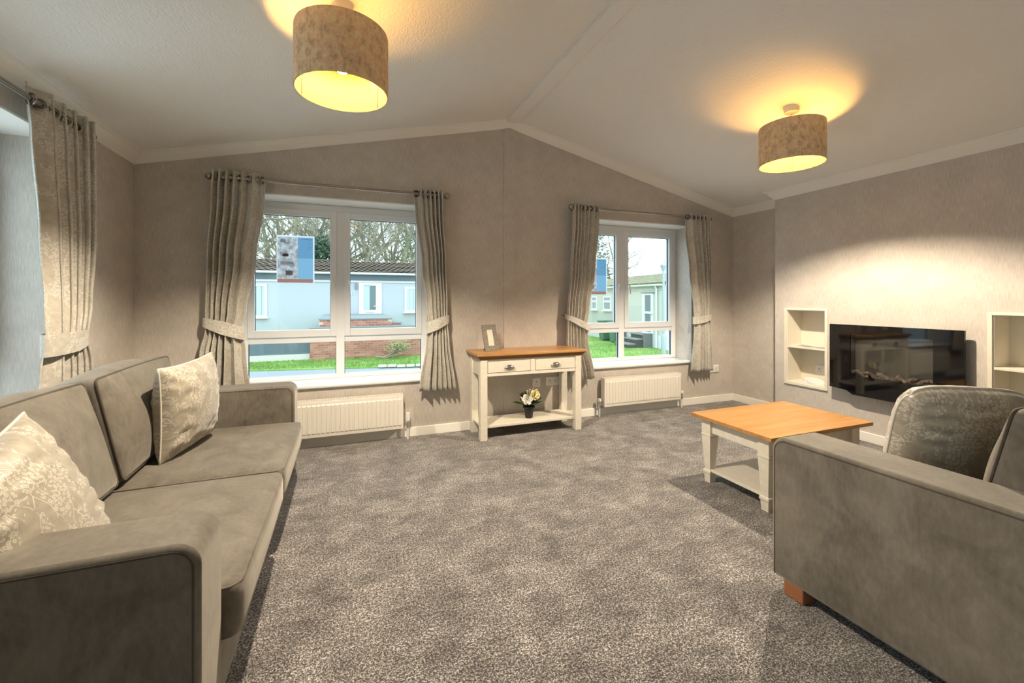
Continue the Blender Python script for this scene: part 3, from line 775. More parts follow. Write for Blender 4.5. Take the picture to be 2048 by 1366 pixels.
def flower(c, r, n, mt, layers, facing, name):
    F = Vector(facing).normalized(); Q = F.to_track_quat('Z', 'Y').to_matrix().to_4x4()
    root = MB().ball((0, 0, 0), r * .25, 10, 6).xform(Matrix.Translation(c) @ Q).build(name, mt, t, smooth=True)
    for l in range(layers):
        for k in range(n):
            a = 2 * PI * (k + .5 * l) / n; tilt = .25 + l * .38; rr = r * (1 - .16 * l)
            p = MB()
            def pf(u, v):
                x = v * rr; y = (u - .5) * rr * .95 * math.sin(PI * min(1, .15 + v * .8)) ** .7
                z = x * math.sin(tilt) + rr * .25 * (v ** 2) * (1 if l else .4); x = x * math.cos(tilt) 
                return (x * math.cos(a) - y * math.sin(a), x * math.sin(a) + y * math.cos(a), z)
            p.grid(pf, 4, 5).xform(Matrix.Translation(c) @ Q).build('petal', mt, root, smooth=True)
flower((-.033, -.035, .172), .052, 6, 'petal_white', 4, (-.3, -1, .45), 'white_bloom')
flower((.045, -.02, .20), .055, 6, 'petal_yellow', 2, (.25, -1, .6), 'yellow_lily')
for k, (x, z) in enumerate(((-.02, .245), (.005, .255), (.035, .265), (.075, .25), (.085, .215), (-.08, .19))):
    s = MB(); s.tube([(x * .4, 0, .12), (x * .9, -.01, z - .02), (x, -.012, z)], .0015, 5).ball((x, -.012, z), .007, 8, 5)
    s.build('bud_stem', 'stamen', t, smooth=True)

# ------------------------------------------------------------------ coffee table
t = thing('coffee_table', 'square cream coffee table with honey oak top', 'table', (2.582, 1.965, 0))
HX, HY = .385, .235
for sx in (-1, 1):
    for sy in (-1, 1):
        x, y = sx * (HX - .028), sy * (HY - .028); L = MB()
        def ring(w_, z): return [(x - w_, y - w_, z), (x + w_, y - w_, z), (x + w_, y + w_, z), (x - w_, y + w_, z)]
        prof = [(.022, 0), (.025, .055), (.030, .062), (.030, .076), (.025, .082), (.022, .084), (.035, .295), (.030, .300), (.038, .304), (.038, .316), (.032, .320), (.035, .322), (.035, .420)]
        vs = [p for w_, z in prof for p in ring(w_, z)]; fs = [(3, 2, 1, 0), tuple(range(len(vs) - 4, len(vs)))]
        for i in range(len(prof) - 1):
            for k in range(4): fs.append((i*4+k, i*4+(k+1)%4, i*4+4+(k+1)%4, i*4+4+k))
        L.add(vs, fs).build('leg', 'cream_paint', t)
for y in (-HY + .012, HY - .032): B(-HX + .06, HX - .06, y, y + .02, .325, .420).build('apron', 'cream_paint', t, bevel=.002)
for x in (-HX + .012, HX - .032): B(x, x + .02, -HY + .06, HY - .06, .325, .420).build('apron', 'cream_paint', t, bevel=.002)
B(-HX + .012, HX - .012, -HY + .012, HY - .012, .072, .090).build('lower_shelf', 'cream_paint', t, bevel=.003)
top = None
for k in range(5):
    a = -.292 + .584 * k / 5; b_ = -.292 + .584 * (k + 1) / 5
    B(-.437, .437, a, b_, .420, .4415 + .0).build('top_board', 'oak', t, bevel=.0012)

# ------------------------------------------------------------------ sofas
def sofa(label, loc, rz, Wd, D, n, arm, seed=1, fwd=0.0):
    """local: width along x, front face at y=0 looking to -y"""
    t = thing('sofa', label, 'sofa', loc, rz); h = Wd / 2; AH = .632; rnd = random.Random(seed)
    MB().rbox(-h + arm - .01, h - arm + .01, .012, D - .05, .06, .27, .02, 8).build('base', 'sofa_velvet', t, smooth=True)
    MB().rbox(-h + .02, h - .02, D - .17, D, .06, .70, .035, 8).build('back_frame', 'sofa_velvet', t, smooth=True)
    for sx in (-1, 1):
        x0, x1 = (-h, -h + arm) if sx < 0 else (h - arm, h)
        R_ = .055; pf_ = [(D - .02, .058), (0, .058)]
        for k in range(9):
            q = PI / 2 * k / 8; pf_.append((R_ - R_ * math.cos(q), AH - R_ + R_ * math.sin(q)))
        pf_.append((D - .02, AH))
        a = MB().prism(pf_, 0, x0, x1).build('arm', 'sofa_velvet', t, smooth='auto', bevel=.014)
        for xo in (x0 + .002, x1 - .002):       # seam round the side panel
            e = .014; pts = [(xo, e, .065)]
            for k in range(7):
                q = PI / 2 * k / 6; pts.append((xo, e + .045 - .045 * math.cos(q), AH - e - .045 + .045 * math.sin(q)))
            pts += [(xo, D * k / 8, AH - e) for k in range(1, 8)] + [(xo, D - .06, AH - e)]
            MB().tube(pts, .0035, 6).build('piping', 'piping_velvet', a, smooth=True)
        for y in (.05, D - .13):
            x = x0 + .05 if sx < 0 else x1 - .05
            f = MB(); f.prism([(-.045, .062), (.045, .062), (.045, 0), (-.02, 0), (-.04, .02)], 1, 0, .08)
            f.build('foot', 'foot_wood', t, bevel=.005, loc=(x, y, 0), rot=(0, 0, 0 if sx < 0 else 0))
    iw = (Wd - 2 * arm) / n
    for k in range(n):
        xa = -h + arm + k * iw; xb = xa + iw
        zt_ = .405
        c = MB().rbox(xa + .003, xb - .003, -.045, D - .30, .245, zt_, .035, 12, crown=.022, puff=.006).build('seat_cushion', 'sofa_velvet', t, smooth=True)
        for zz, ins in ((zt_ - .012, .010), (.257, .010)):
            x0, x1, y0, y1 = xa + .003 + ins, xb - .003 - ins, -.045 + ins - .002, D - .30 - ins; r_ = .035
            pts = []
            for cx_, cy_, a0 in ((x1 - r_, y1 - r_, 0), (x0 + r_, y1 - r_, 90), (x0 + r_, y0 + r_, 180), (x1 - r_, y0 + r_, 270)):
                for j in range(5):
                    q = math.radians(a0 + 90 * j / 4); pts.append((cx_ + r_ * math.cos(q), cy_ + r_ * math.sin(q), zz))
            MB().tube(pts, .005, 6, closed=True).build('piping', 'sofa_velvet', c, smooth=True)
        # back cushion, leaning
        bw, bh, bt = iw / 2 - .004, .455, .19
        c = MB().rbox(-bw, bw, -bt / 2, bt / 2, 0, bh, .030, 14, crown=.035, puff=.065)
        ang = math.radians(-12 - (3 if k == 0 else 0))
        Mx = Matrix.Translation(((xa + xb) / 2, D - .275 - fwd - (.02 if k == 0 else 0), .405)) @ Matrix.Rotation(ang, 4, 'X') @ Matrix.Rotation(math.radians(rnd.uniform(-2, 2)), 4, 'Z')
        c.xform(Mx); c = c.build('back_cushion', 'sofa_velvet', t, smooth=True)
        for yy in (-bt / 2 + .009, bt / 2 - .009):
            pts = []; r_ = .022; ins = .007
            for cx_, cz_, a0 in ((bw - ins - r_, bh - ins - r_, 0), (-bw + ins + r_, bh - ins - r_, 90), (-bw + ins + r_, ins + r_, 180), (bw - ins - r_, ins + r_, 270)):
                for j in range(6):
                    q = math.radians(a0 + 90 * j / 5); x = cx_ + r_ * math.cos(q); z = cz_ + r_ * math.sin(q)
                    pts.append((x, yy, z))
            full = []
            for i in range(len(pts)):
                p, q = Vector(pts[i]), Vector(pts[(i + 1) % len(pts)])
                for j in range(6 if (q - p).length > .1 else 1):
                    r = p.lerp(q, j / 6); 
                    if r.z > bh * .8: r.z += .030 * max(0, 1 - (r.x / bw) ** 2) * max(0, 1 - (2 * yy / bt) ** 2)
                    full.append(Mx @ r)
            MB().tube(full, .0055, 6, closed=True).build('piping', 'piping_velvet', c, smooth=True)
    return t
sofa('long grey brown velvet sofa along the left wall', (-.32, 2.2585, 0), PI / 2, 2.125, .93, 2, .195, 2)
sofa('grey brown velvet sofa facing the window, seen from its arm side', (2.455, 1.29, 0), PI, 1.60, .93, 2, .215, 5, .05)

# ------------------------------------------------------------------ scatter pillows
def pillow(label, mtx, sz=.46, thick=.15, seed=1, uvo=0.0, soft=0.0):
    t = thing('scatter_pillow', label, 'pillow'); t.matrix_world = mtx
    rnd = random.Random(seed); ps = [(rnd.uniform(2, 7), rnd.uniform(0, 6), rnd.uniform(-1, 1)) for _ in range(6)]
    h = sz / 2
    def outline(u, v):
        x = u * h * (1 - .07 * (1 - abs(v) ** 2.2) * abs(u)); y = v * h * (1 - .07 * (1 - abs(u) ** 2.2) * abs(v)); k = 1 - soft * (abs(u) * abs(v)) ** 3; return x * k, y * k
    def surf(sg):
        def fn(a, b_):
            u = math.sin((a - .5) * PI) * .35 + (a - .5) * 2 * .65; v = math.sin((b_ - .5) * PI) * .35 + (b_ - .5) * 2 * .65
            x, y = outline(u, v)
            e = max(0, (1 - u * u) * (1 - v * v)); z = thick / 2 * e ** .42
            wr = 0
            for f, p, s_ in ps: wr += .0022 * math.sin(f * (4 * u * s_ + 5 * v) + p) * min(1, 3 * (u * u + v * v) * e)
            r = math.hypot(u, v)
            z += wr * (1 if sg > 0 else -1) - .010 * e ** .2 * max(0, r - .75) * math.sin(26 * math.atan2(v, u))
            return (x, y, sg * z, uvo + x, y + sg * .7)
        return fn
    mb = MB().grid(surf(1), 36, 36); o_ = len(mb.v); mb.grid(surf(-1), 36, 36)
    ob = mb.build('cover', 'pillow_fabric', t, smooth=True)
    pts = []
    for k in range(4):
        for j in range(16):
            s_ = -1 + 2 * j / 16
            u, v = ((s_, -1), (1, s_), (-s_, 1), (-1, -s_))[k]; x, y = outline(u, v); pts.append((x, y, 0))
    MB().tube(pts, .0045, 6, closed=True).build('piping', 'pillow_piping', t, smooth=True)
    return t
def frame_m(c, xaxis, normal, roll=0.0):
    """local x along xaxis, local z = face normal"""
    X = Vector(xaxis).normalized(); Nn = Vector(normal); Nn = (Nn - X * Nn.dot(X)).normalized(); Y = Nn.cross(X)
    R = Matrix((X, Y, Nn)).transposed().to_4x4()
    return Matrix.Translation(c) @ R @ Matrix.Rotation(roll, 4, 'Z')
pillow('blossom print pillow standing upright on the far seat of the long sofa', frame_m((-.775, 2.70, .652), (.105, .48, 0), (1, -.2, -.02), .05), .46, .20, 3, 0)
pillow('blossom print pillow in the near corner of the long sofa by its arm', frame_m((-.775, 1.465, .625), (.03, .44, 0), (1, -.1, .36), .25), .44, .19, 6, 1.7)
pillow('blossom print pillow propped inside the arm of the window facing sofa', frame_m((2.235, .955, .64), (.80, -.50, .05), (.50, .82, .25), .07), .49, .20, 9, 3.1, .24)

# ------------------------------------------------------------------ electric fire
t = thing('electric_fire', 'black glass wall mounted electric fire with log effect', 'fireplace', (XF, 2.11, .386))
def fp(Y, Z): return (Y - 2.11, Z - .386)
ya, yb = 2.557 - 2.11, 1.663 - 2.11
outl = [(ya, .591), (ya, .038), (.310, .030), (.265, 0), (-.265, 0), (-.310, .030), (yb, .038), (yb, .591)]
o0, o1, q0, q1 = .281, -.275, .162, .512        # viewing window
fm = MB(); T0, T1 = -.075, -.058
fm.prism([(ya, .591), (ya, .038), (.310, .030), (o0, .011), (o0, .591)], 0, T0, T1)
fm.prism([(yb, .591), (o1, .591), (o1, .007), (-.310, .030), (yb, .038)], 0, T0, T1)
fm.prism([(o0, .011), (.265, 0), (-.265, 0), (o1, .007), (o1, q0), (o0, q0)], 0, T0, T1)
fm.prism([(o0, q1), (o1, q1), (o1, .591), (o0, .591)], 0, T0, T1)
fm.build('front_glass', 'fire_glass', t)
cs = MB(); cs.box(T1, 0, .28, .30, .06, .57).box(T1, 0, -.30, -.28, .06, .57).box(T1, 0, -.28, .28, .06, .10).box(T1, 0, -.28, .28, .53, .57).box(-.006, 0, -.28, .28, .10, .53)
cs.build('casing', 'fire_inside', t)
B(T0 + .004, T0 + .008, o1, o0, q0, q1).build('viewing_glass', 'window_glass', t)
rnd = random.Random(8)
for k in range(5):
    y0_ = -.27 + k * .108 + rnd.uniform(-.01, .01); L = rnd.uniform(.13, .17)
    pts = [(-.035 + rnd.uniform(-.006, .006), y0_ + L * j / 5, .168 + .018 * math.sin(j * 1.3 + k) + .012) for j in range(6)]
    MB().tube(pts, [.012 + rnd.uniform(0, .009) for _ in pts], 8).build('log', 'ember_log', t, smooth=True)

# niches with shelves
def niche(n_, label):
    t = thing('wall_niche', label, 'shelf', (XF, (n_[0] + n_[1]) / 2, n_[2])); w_ = (n_[1] - n_[0]) / 2; h = n_[3] - n_[2]
    f = MB(); e = .024; p = -.014
    f.box(p, 0, -w_ - e, -w_, -e, h + e * .8).box(p, 0, w_, w_ + e, -e, h + e * .8).box(p, 0, -w_, w_, -e, 0).box(p, 0, -w_, w_, h, h + e * .8)
    f.build('face_frame', 'niche_paint', t, bevel=.002)
    l = MB(); l.box(-.002, ND, -w_, -w_ + .006, 0, h).box(-.002, ND, w_ - .006, w_, 0, h).box(-.002, ND, -w_ + .006, w_ - .006, 0, .006).box(-.002, ND, -w_ + .006, w_ - .006, h - .006, h).box(ND - .006, ND, -w_ + .006, w_ - .006, .006, h - .006)
    l.build('lining', 'niche_paint', t)
    B(-.004, ND - .006, -w_ + .006, w_ - .006, .335, .353).build('shelf', 'niche_paint', t, bevel=.002)
    return t
niche(N1, 'cream recessed two tier niche left of the electric fire')
niche(N2, 'cream recessed two tier niche on the sofa side of the electric fire')
t = thing('niche_socket', 'double white socket at the back of the cream niche', 'socket', (XF + ND - .006, 2.785, .475))
MB().rbox(-.008, 0, -.073, .073, 0, .084, .004, 4).build('plate', 'white_plastic', t, smooth='auto')
for yy in (-.035, .035):
    B(-.0085, -.0075, yy - .004, yy + .004, .04, .05).box(-.0085, -.0075, yy - .016, yy - .009, .02, .025).box(-.0085, -.0075, yy + .009, yy + .016, .02, .025).build('pin_slot', 'gasket', t)
def crumple(name, label, loc, sx, sy, sz, seed, cat):
    rnd = random.Random(seed); ph = [(rnd.uniform(-7, 7), rnd.uniform(-7, 7), rnd.uniform(-7, 7), rnd.uniform(0, 6)) for _ in range(9)]
    def fn(u, v):
        a = 2 * PI * u; b_ = PI * v; x, y, z = math.sin(b_) * math.cos(a), math.sin(b_) * math.sin(a), max(-.0, math.cos(b_)) if v > .5 else math.cos(b_)
        w_ = 1 + sum(.055 * math.sin(p * x + q * y + r * z + s_) for p, q, r, s_ in ph)
        return (x * sx * w_, y * sy * w_, max(0.0, z * sz * w_))
    mb = MB().grid(fn, 28, 14)
    t = thing(name, label, cat, loc)
    mb.build('wrapping', 'clear_bag', t)
    return t
t = crumple('plastic_bag', 'crumpled clear plastic bag lying in the niche bottom', (XF + .075, 2.79, N1[2] + .0065), .05, .125, .055, 3, 'bag')
MB().rbox(-.025, .025, -.07, .07, .003, .03, .012, 4).build('contents', 'paper', t, smooth=True)
t = thing('leaflets', 'folded paper leaflets in a sleeve on the niche shelf', 'paper', (XF + .085, 2.80, N1[2] + .3535))
for k in range(3):
    def lf(u, v): return ((v - .5) * .12 + .004 * k, (u - .5) * .26 - .01 * k, .002 + .004 * k + .012 * max(0, u - .6) ** 1.5 * 4 + .0012 * math.sin(9 * u + k))
    MB().grid(lf, 14, 4).build('leaflet', 'paper' if k % 2 else 'clear_bag', t, solid=.0012)

# ------------------------------------------------------------------ outdoors: ground
GZ = -.87
road = B(-40, 60, YB + WT + .05, 70, GZ - .3, GZ - .03).build('road', 'tarmac'); struct(road, 'grey tarmac road outside')
lawn_pts = [(-22, 18.0), (-9, 15.5), (-2.6, 14.27), (2.1, 13.35), (4.5, 12.2), (7, 10.5), (12, 8.5), (24, 8), (24, 60), (-22, 60)]
struct(MB().prism(lawn_pts, 2, GZ - .2, GZ).build('lawn', 'lawn'), 'bright green lawn outside the windows')
rnd = random.Random(12)
e0, e1 = Vector((1.0, 13.52, GZ)), Vector((2.4, 13.2, GZ))
for k in range(6):
    p = e0.lerp(e1, k / 5.2)
    o = MB().rbox(-.12, .12, -.06, .06, 0, .07, .02, 2).build('edging_stone', 'kerb_stone', None, smooth=True, loc=(p.x, p.y, GZ + rnd.uniform(-.01, .01)), rot=(0, 0, -.22 + rnd.uniform(-.1, .1)))
    tag(o, 'pale edging stone between lawn and road', 'stone', 'pale stones along the lawn edge')
# grass blades
gb = MB(); rnd = random.Random(31)
for k in range(9000):
    if k % 3: x = rnd.uniform(-4.5, 3.2); y = rnd.uniform(13.45 - (x - 2) * .2, 16)
    else: x = rnd.uniform(6.5, 12); y = rnd.uniform(11, 17)
    a = rnd.uniform(0, PI); h = rnd.uniform(.03, .07); dx, dy = .012 * math.cos(a), .012 * math.sin(a)
    gb.add([(x - dx, y - dy, GZ), (x + dx, y + dy, GZ), (x + rnd.uniform(-.02, .02), y + rnd.uniform(-.02, .02), GZ + h)], [(0, 1, 2)])
go = gb.build('grass', 'lawn'); go['kind'] = 'stuff'; go['label'] = 'short bright green grass on the lawn'; go['category'] = 'grass'

# ------------------------------------------------------------------ grey bungalow and its brick terrace
HY_ = 21.0
t = thing('bungalow', 'pale grey rendered bungalow with brown tiled roof and white door', 'building', (0, HY_, GZ))
gz = -GZ
B(-11, 9, 0, .25, .3, 1.95 + gz).build('wall', 'render_grey', t); B(-11, 9, 4.8, 5.0, .3, 1.95 + gz).build('rear_wall', 'render_grey', t)
B(-11, -10.8, .25, 4.8, .3, 1.95 + gz).build('end_wall', 'render_grey', t); B(8.8, 9, .25, 4.8, .3, 1.95 + gz).build('end_wall', 'render_grey', t)
B(-11, 9, .05, 5, -.1, .3).build('plinth', 'slate_panel', t)
B(-11, 9, -.06, 0, 1.95 + gz, 2.04 + gz).build('white_batten', 'outdoor_white', t)
B(-11, 9, -.12, .0, 2.04 + gz, 2.30 + gz).build('fascia', 'fascia_dark', t)
MB().tube([(-11.2, -.28, 2.345 + gz), (9.2, -.28, 2.345 + gz)], .055, 10).build('gutter', 'outdoor_white', t, smooth='auto')
e_y, e_z, r_y, r_z = -.32, 2.40 + gz, 2.5, 3.15 + gz
sl_len = math.hypot(r_y - e_y, r_z - e_z); pitch = math.atan2(r_z - e_z, r_y - e_y)
roof = MB().prism([(e_y, e_z - .06), (r_y, r_z - .06), (5.3, e_z - .06)], 0, -11.2, 9.2).build('roof', 'roof_brown', t)
tw, rows = .25, 9; g = sl_len / rows
def tile_mesh(mb, x, k):
    vs = []; fs = []
    for zz, s_ in ((0, 0), (0, 1), (-.022, 1), (-.022, 0)):
        for i in range(6):
            u = i / 5; hgt = .032 * math.sin(PI * u)
            a = (k + (0 if s_ else 1.08)) * g
            l_ = .075 if s_ else .0
            y = e_y + a * math.cos(pitch) - (hgt + l_ + zz) * math.sin(pitch); z = e_z + a * math.sin(pitch) + (hgt + l_ + zz) * math.cos(pitch) - .03
            vs.append((x + tw * u, y, z))
    for i in range(5): fs += [(i, i + 1, i + 7, i + 6), (i + 6, i + 7, i + 13, i + 12)]
    fs += [(0, 6, 12, 18), (5, 23, 17, 11)]
    mb.add(vs, fs)
protos = {}
rest = MB()
for k in range(rows):
    off = (k % 2) * tw / 2
    for i in range(-45, 37):
        x = i * tw + off
        if -4.15 < x < 3.65 - tw * .2:
            if k not in protos:
                mb = MB(); tile_mesh(mb, 0, k); protos[k] = mb.build('roof_tile', 'roof_brown', roof, smooth=False, loc=(x, 0, 0))
            else: share(protos[k], roof, (x, 0, 0))
        elif -11.2 < x < 9: tile_mesh(rest, x, k)
o = rest.build('roof_tiling', 'roof_brown', roof); o['kind'] = 'stuff'
def casement(t, x0, x1, z0, z1, y=0.0, curtains=True):
    w_ = MB(); e = .09
    w_.box(x0, x0 + e, y - .05, y, z0, z1).box(x1 - e, x1, y - .05, y, z0, z1).box(x0 + e, x1 - e, y - .05, y, z0, z0 + e).box(x0 + e, x1 - e, y - .05, y, z1 - e, z1).box(x0 - .06, x1 + .06, y - .14, y, z0 - .05, z0)
    f = w_.build('window', 'outdoor_white', t)
    B(x0 + e, x1 - e, y - .02, y - .012, z0 + e, z1 - e).build('pane', 'dark_pane', f)
    if curtains:
        def cf(u, v): return (x0 + e + (x1 - x0 - 2 * e) * u, y - .026 - .01 * math.sin(u * 40), z0 + e + (z1 - z0 - 2 * e) * v)
        MB().grid(cf, 30, 2).build('net_curtain', 'net_curtain', f, solid=.004)
    return f
casement(t, -4.6, -3.2, .40 + gz, 1.82 + gz); casement(t, 2.56, 3.9, .55 + gz, 1.75 + gz)
df = MB().box(.51, .66, -.06, 0, .0 + gz, 1.93 + gz).box(1.36, 1.51, -.06, 0, .0 + gz, 1.93 + gz).box(.66, 1.36, -.06, 0, 1.86 + gz, 1.93 + gz).build('door_frame', 'outdoor_white', t)
d = MB().box(.66, .72, -.04, 0, .0 + gz, 1.86 + gz).box(1.25, 1.36, -.04, 0, .0 + gz, 1.86 + gz).box(.72, 1.25, -.04, 0, .0 + gz, .67 + gz).box(.72, 1.25, -.04, 0, 1.80 + gz, 1.86 + gz).build('door', 'outdoor_white', t)
B(.72, 1.25, -.02, -.01, .67 + gz, 1.80 + gz).build('door_glass', 'dark_pane', d)
def cf(u, v): return (.73 + .25 * u, -.03 - .012 * math.sin(u * 22), .68 + gz + 1.1 * v)
MB().grid(cf, 24, 2).build('door_curtain', 'net_curtain', d, solid=.004)
B(.82, 1.16, -.05, -.03, .555 + gz, .62 + gz).build('letter_box', 'outdoor_white', d); B(.80, 1.18, -.045, -.03, .54 + gz, .555 + gz).build('letter_box_gap', 'coping_grey', d)  # grey strip stands in for the shadow under the letter box
B(1.15, 1.32, -.08, -.05, .83 + gz, .865 + gz).build('door_handle', 'outdoor_white', d)
MB().lathe([(.045, 1.62 + gz), (.045, 1.90 + gz), (.03, 1.92 + gz)], 12, .385, -.07).build('wall_light', 'coping_grey', t, smooth='auto')
for ch, x in (('1', .13), ('5', .25)):
    cu = bpy.data.curves.new('house_digit', 'FONT'); cu.body = ch; cu.size = .24; cu.extrude = .012
    o = bpy.data.objects.new('tmp', cu); C.objects.link(o); dg = bpy.context.evaluated_depsgraph_get()
    me = bpy.data.meshes.new_from_object(o.evaluated_get(dg)); bpy.data.objects.remove(o)
    me.materials.clear(); me.materials.append(M['outdoor_white'])
    o = bpy.data.objects.new('house_number', me); C.objects.link(o); o.parent = t; o.location = (x, -.02, 1.38 + gz); o.rotation_euler = (PI / 2, 0, 0)
# brick terrace
t = thing('brick_terrace', 'red brick terrace wall with grey coping and steps before the bungalow door', 'wall', (0, 15.9, GZ))
core = MB().box(-1.16, 6, .01, 1.2, -.1, .19 + gz).box(-.9, 1.52, .31, 5.0, .19 + gz, .46 + gz).box(1.52, 1.87, .31, 1.5, .19 + gz, .30 + gz)
core.build('mortar_core', 'mortar', t)
B(-1.2, 6.04, -.03, 1.25, .19 + gz, .225 + gz).build('coping', 'coping_grey', t); B(-.92, 1.54, .27, 5.0, .46 + gz, .50 + gz).build('coping', 'coping_grey', t); B(1.54, 1.90, .27, 1.5, .30 + gz, .335 + gz).build('coping', 'coping_grey', t)
bp = None; bw, bhh = .215, .062; cp, ch = .228, .0755
def brick(x, y, z, w_):
    global bp
    if bp is None or abs(w_ - bw) > 1e-6:
        o = B(0, w_, 0, .05, 0, bhh).build('brick', 'brick_red', t, loc=(x, y, z))
        if bp is None and abs(w_ - bw) < 1e-6: bp = o
    else: share(bp, t, (x, y, z))
for k in range(13):
    z = .005 + k * ch
    if z + bhh > .19 + gz: break
    x = -1.16 + (.0 if k % 2 else 0)
    if k % 2: brick(x, 0, z, bw / 2 - .006); x += cp / 2
    while x < 3.4: brick(x, 0, z, bw); x += cp
far = MB()
for k in range(13):
    z = .005 + k * ch; x = 3.4 + (cp / 2 if k % 2 else 0) + .12
    if z + bhh > .19 + gz: break
    while x < 5.8: far.box(x, x + bw, 0, .05, z, z + bhh); x += cp
o = far.build('brickwork', 'brick_red', t); o['kind'] = 'stuff'
for k in range(3):
    z = .235 + gz + k * ch; x = -.88 + (cp / 2 if k % 2 else 0); xe = 1.52 if k > 0 else 1.87
    while x + bw < xe + .02: brick(x, .30, z, bw); x += cp
# slate skirting with cream kerb
t = thing('slate_planter', 'dark slate coloured low wall with cream base beside the brick terrace', 'wall', (-4.2, 16.1, GZ))
B(-4, 3.02, 0, .4, .20, .82).build('slate_face', 'slate_panel', t); B(-4.02, 3.02, -.04, .4, -.02, .20).build('cream_base', 'kerb_stone', t)

# ------------------------------------------------------------------ cream bungalow seen through the right window
UA = Vector((12.0, 14.2, GZ)); ang2 = math.atan2(.99427, .10685)
t = thing('bungalow', 'cream bungalow with mossy roof, white gutter and glazed side door', 'building', UA, ang2)
# local x = along wall away from camera, local y = to the left (towards road); building on -y side
B(-.35, 8.2, -.2, 0, .55, 1.80 + gz).build('wall', 'render_cream', t); B(-.35, -.15, -4.4, -.2, .55, 1.80 + gz).build('end_wall', 'render_cream', t)
B(-.35, 8.2, -4.6, -4.4, .55, 1.80 + gz).build('rear_wall', 'render_cream', t); B(8.0, 8.2, -4.4, -.2, .55, 1.80 + gz).build('end_wall', 'render_cream', t)
B(-.36, 8.2, -4.6, .012, -.05, .55).build('plinth', 'painted_brick', t)
B(-.2, 8.2, 0, .03, 1.55 + gz, 1.60 + gz).build('batten', 'render_cream', t)
MB().tube([(-.25, .16, 1.77 + gz), (8.4, .16, 1.77 + gz)], .055, 10).build('gutter', 'outdoor_white', t, smooth='auto')
MB().tube([(.30, .15, 1.75 + gz), (.30, .06, 1.62 + gz), (.30, .06, .02)], .045, 10).build('downpipe', 'outdoor_white', t, smooth='auto')
B(-.36, -.24, -.1, .03, .55, 1.78 + gz).build('corner_board', 'outdoor_white', t)
roof = MB().prism([(.20, 1.80 + gz), (-2.3, 2.34 + gz), (-4.8, 1.80 + gz)], 0, -.4, 8.5).build('roof', 'roof_mossy', t)
rp = math.atan2(.54, 2.5); rl = math.hypot(.54, 2.5)
for k in range(8):
    a = k * rl / 8; L = rl / 8 + .03
    c_ = MB().box(-.42, 8.5, -L, 0, 0, .05); c_.xform(Matrix.Translation((0, .22 - a * math.cos(rp), 1.805 + gz + a * math.sin(rp) + .015)) @ Matrix.Rotation(-rp - .10, 4, 'X'))
    c_.build('tile_course', 'roof_mossy', roof)
def casement2(x0, x1, z0, z1, door=False):
    w_ = MB(); e = .07; zz = (.60 + gz) if door else (z0 + (z1 - z0) * .62)
    ea, eb = (.17, .20) if door else (e, e)
    w_.box(x0, x0 + ea, 0, .05, z0, z1).box(x1 - eb, x1, 0, .05, z0, z1).box(x0 + ea, x1 - eb, 0, .05, z0, z0 + e).box(x0 + ea, x1 - eb, 0, .05, z1 - e, z1).box(x0 + ea, x1 - eb, 0, .05, zz - .05, zz + .05)
    if not door: w_.box(x0 - .06, x1 + .06, 0, .12, z0 - .05, z0)
    f = w_.build('door' if door else 'window', 'outdoor_white', t)
    B(x0 + e, x1 - e, .01, .02, z0 + e, z1 - e).build('pane', 'dark_pane', f)
    return f
d = casement2(.57, 1.41, -.30 + gz, 1.42 + gz, True)
B(.50, 1.48, 0, .08, 1.44 + gz, 1.47 + gz).build('door_canopy', 'coping_grey', t)
B(.62, .72, .05, .10, .52 + gz, .56 + gz).build('door_handle', 'chrome', d)
casement2(4.3, 5.1, .60 + gz, 1.33 + gz); casement2(5.87, 6.5, .60 + gz, 1.33 + gz)

t = thing('garden_steps', 'dark concrete steps up to the cream bungalow door', 'steps', UA + Vector((math.cos(ang2) * 1.0, math.sin(ang2) * 1.0, 0)), ang2)
for y0, y1, h in ((.03, .40, .56), (.40, .78, .37), (.78, 1.16, .18)):
    st_ = MB().box(-.25, .75, y0, y1, 0, h - .05).build('step', 'step_concrete', t, bevel=.01)
    B(-.27, .77, y0, y1 + .03, h - .05, h).build('tread', 'step_tread', st_, bevel=.008)
B(-.35, -.27, .03, .44, 0, .60).build('side_wall', 'step_side', t, bevel=.01)
def wheelie(u, label):
    t = thing('wheelie_bin', label, 'bin', UA + Vector((math.cos(ang2) * u - math.sin(ang2) * .42, math.sin(ang2) * u + math.cos(ang2) * .42, 0)), ang2)
    bd = MB(); vs = [(-.22, -.24, .05), (.22, -.24, .05), (.22, .24, .05), (-.22, .24, .05), (-.28, -.30, .92), (.28, -.30, .92), (.28, .30, .92), (-.28, .30, .92)]
    bd.add(vs, [(0, 3, 2, 1), (4, 5, 6, 7), (0, 1, 5, 4), (1, 2, 6, 5), (2, 3, 7, 6), (3, 0, 4, 7)]); bd.build('body', 'bin_green', t, bevel=.02)
    MB().rbox(-.30, .30, -.32, .34, .92, .98, .02, 4).build('lid', 'bin_green', t, smooth='auto')
    MB().tube([(-.25, -.34, .90), (.25, -.34, .90)], .015, 8).build('handle', 'bin_green', t)
    for x in (-.24, .24): MB().lathe([(.10, -.03), (.10, .03)], 16, x, -.22, .10, 'x').build('wheel', 'black_pot', t)
wheelie(4.1, 'green wheelie bin standing away from the concrete steps'); wheelie(3.0, 'green wheelie bin right beside the concrete steps')

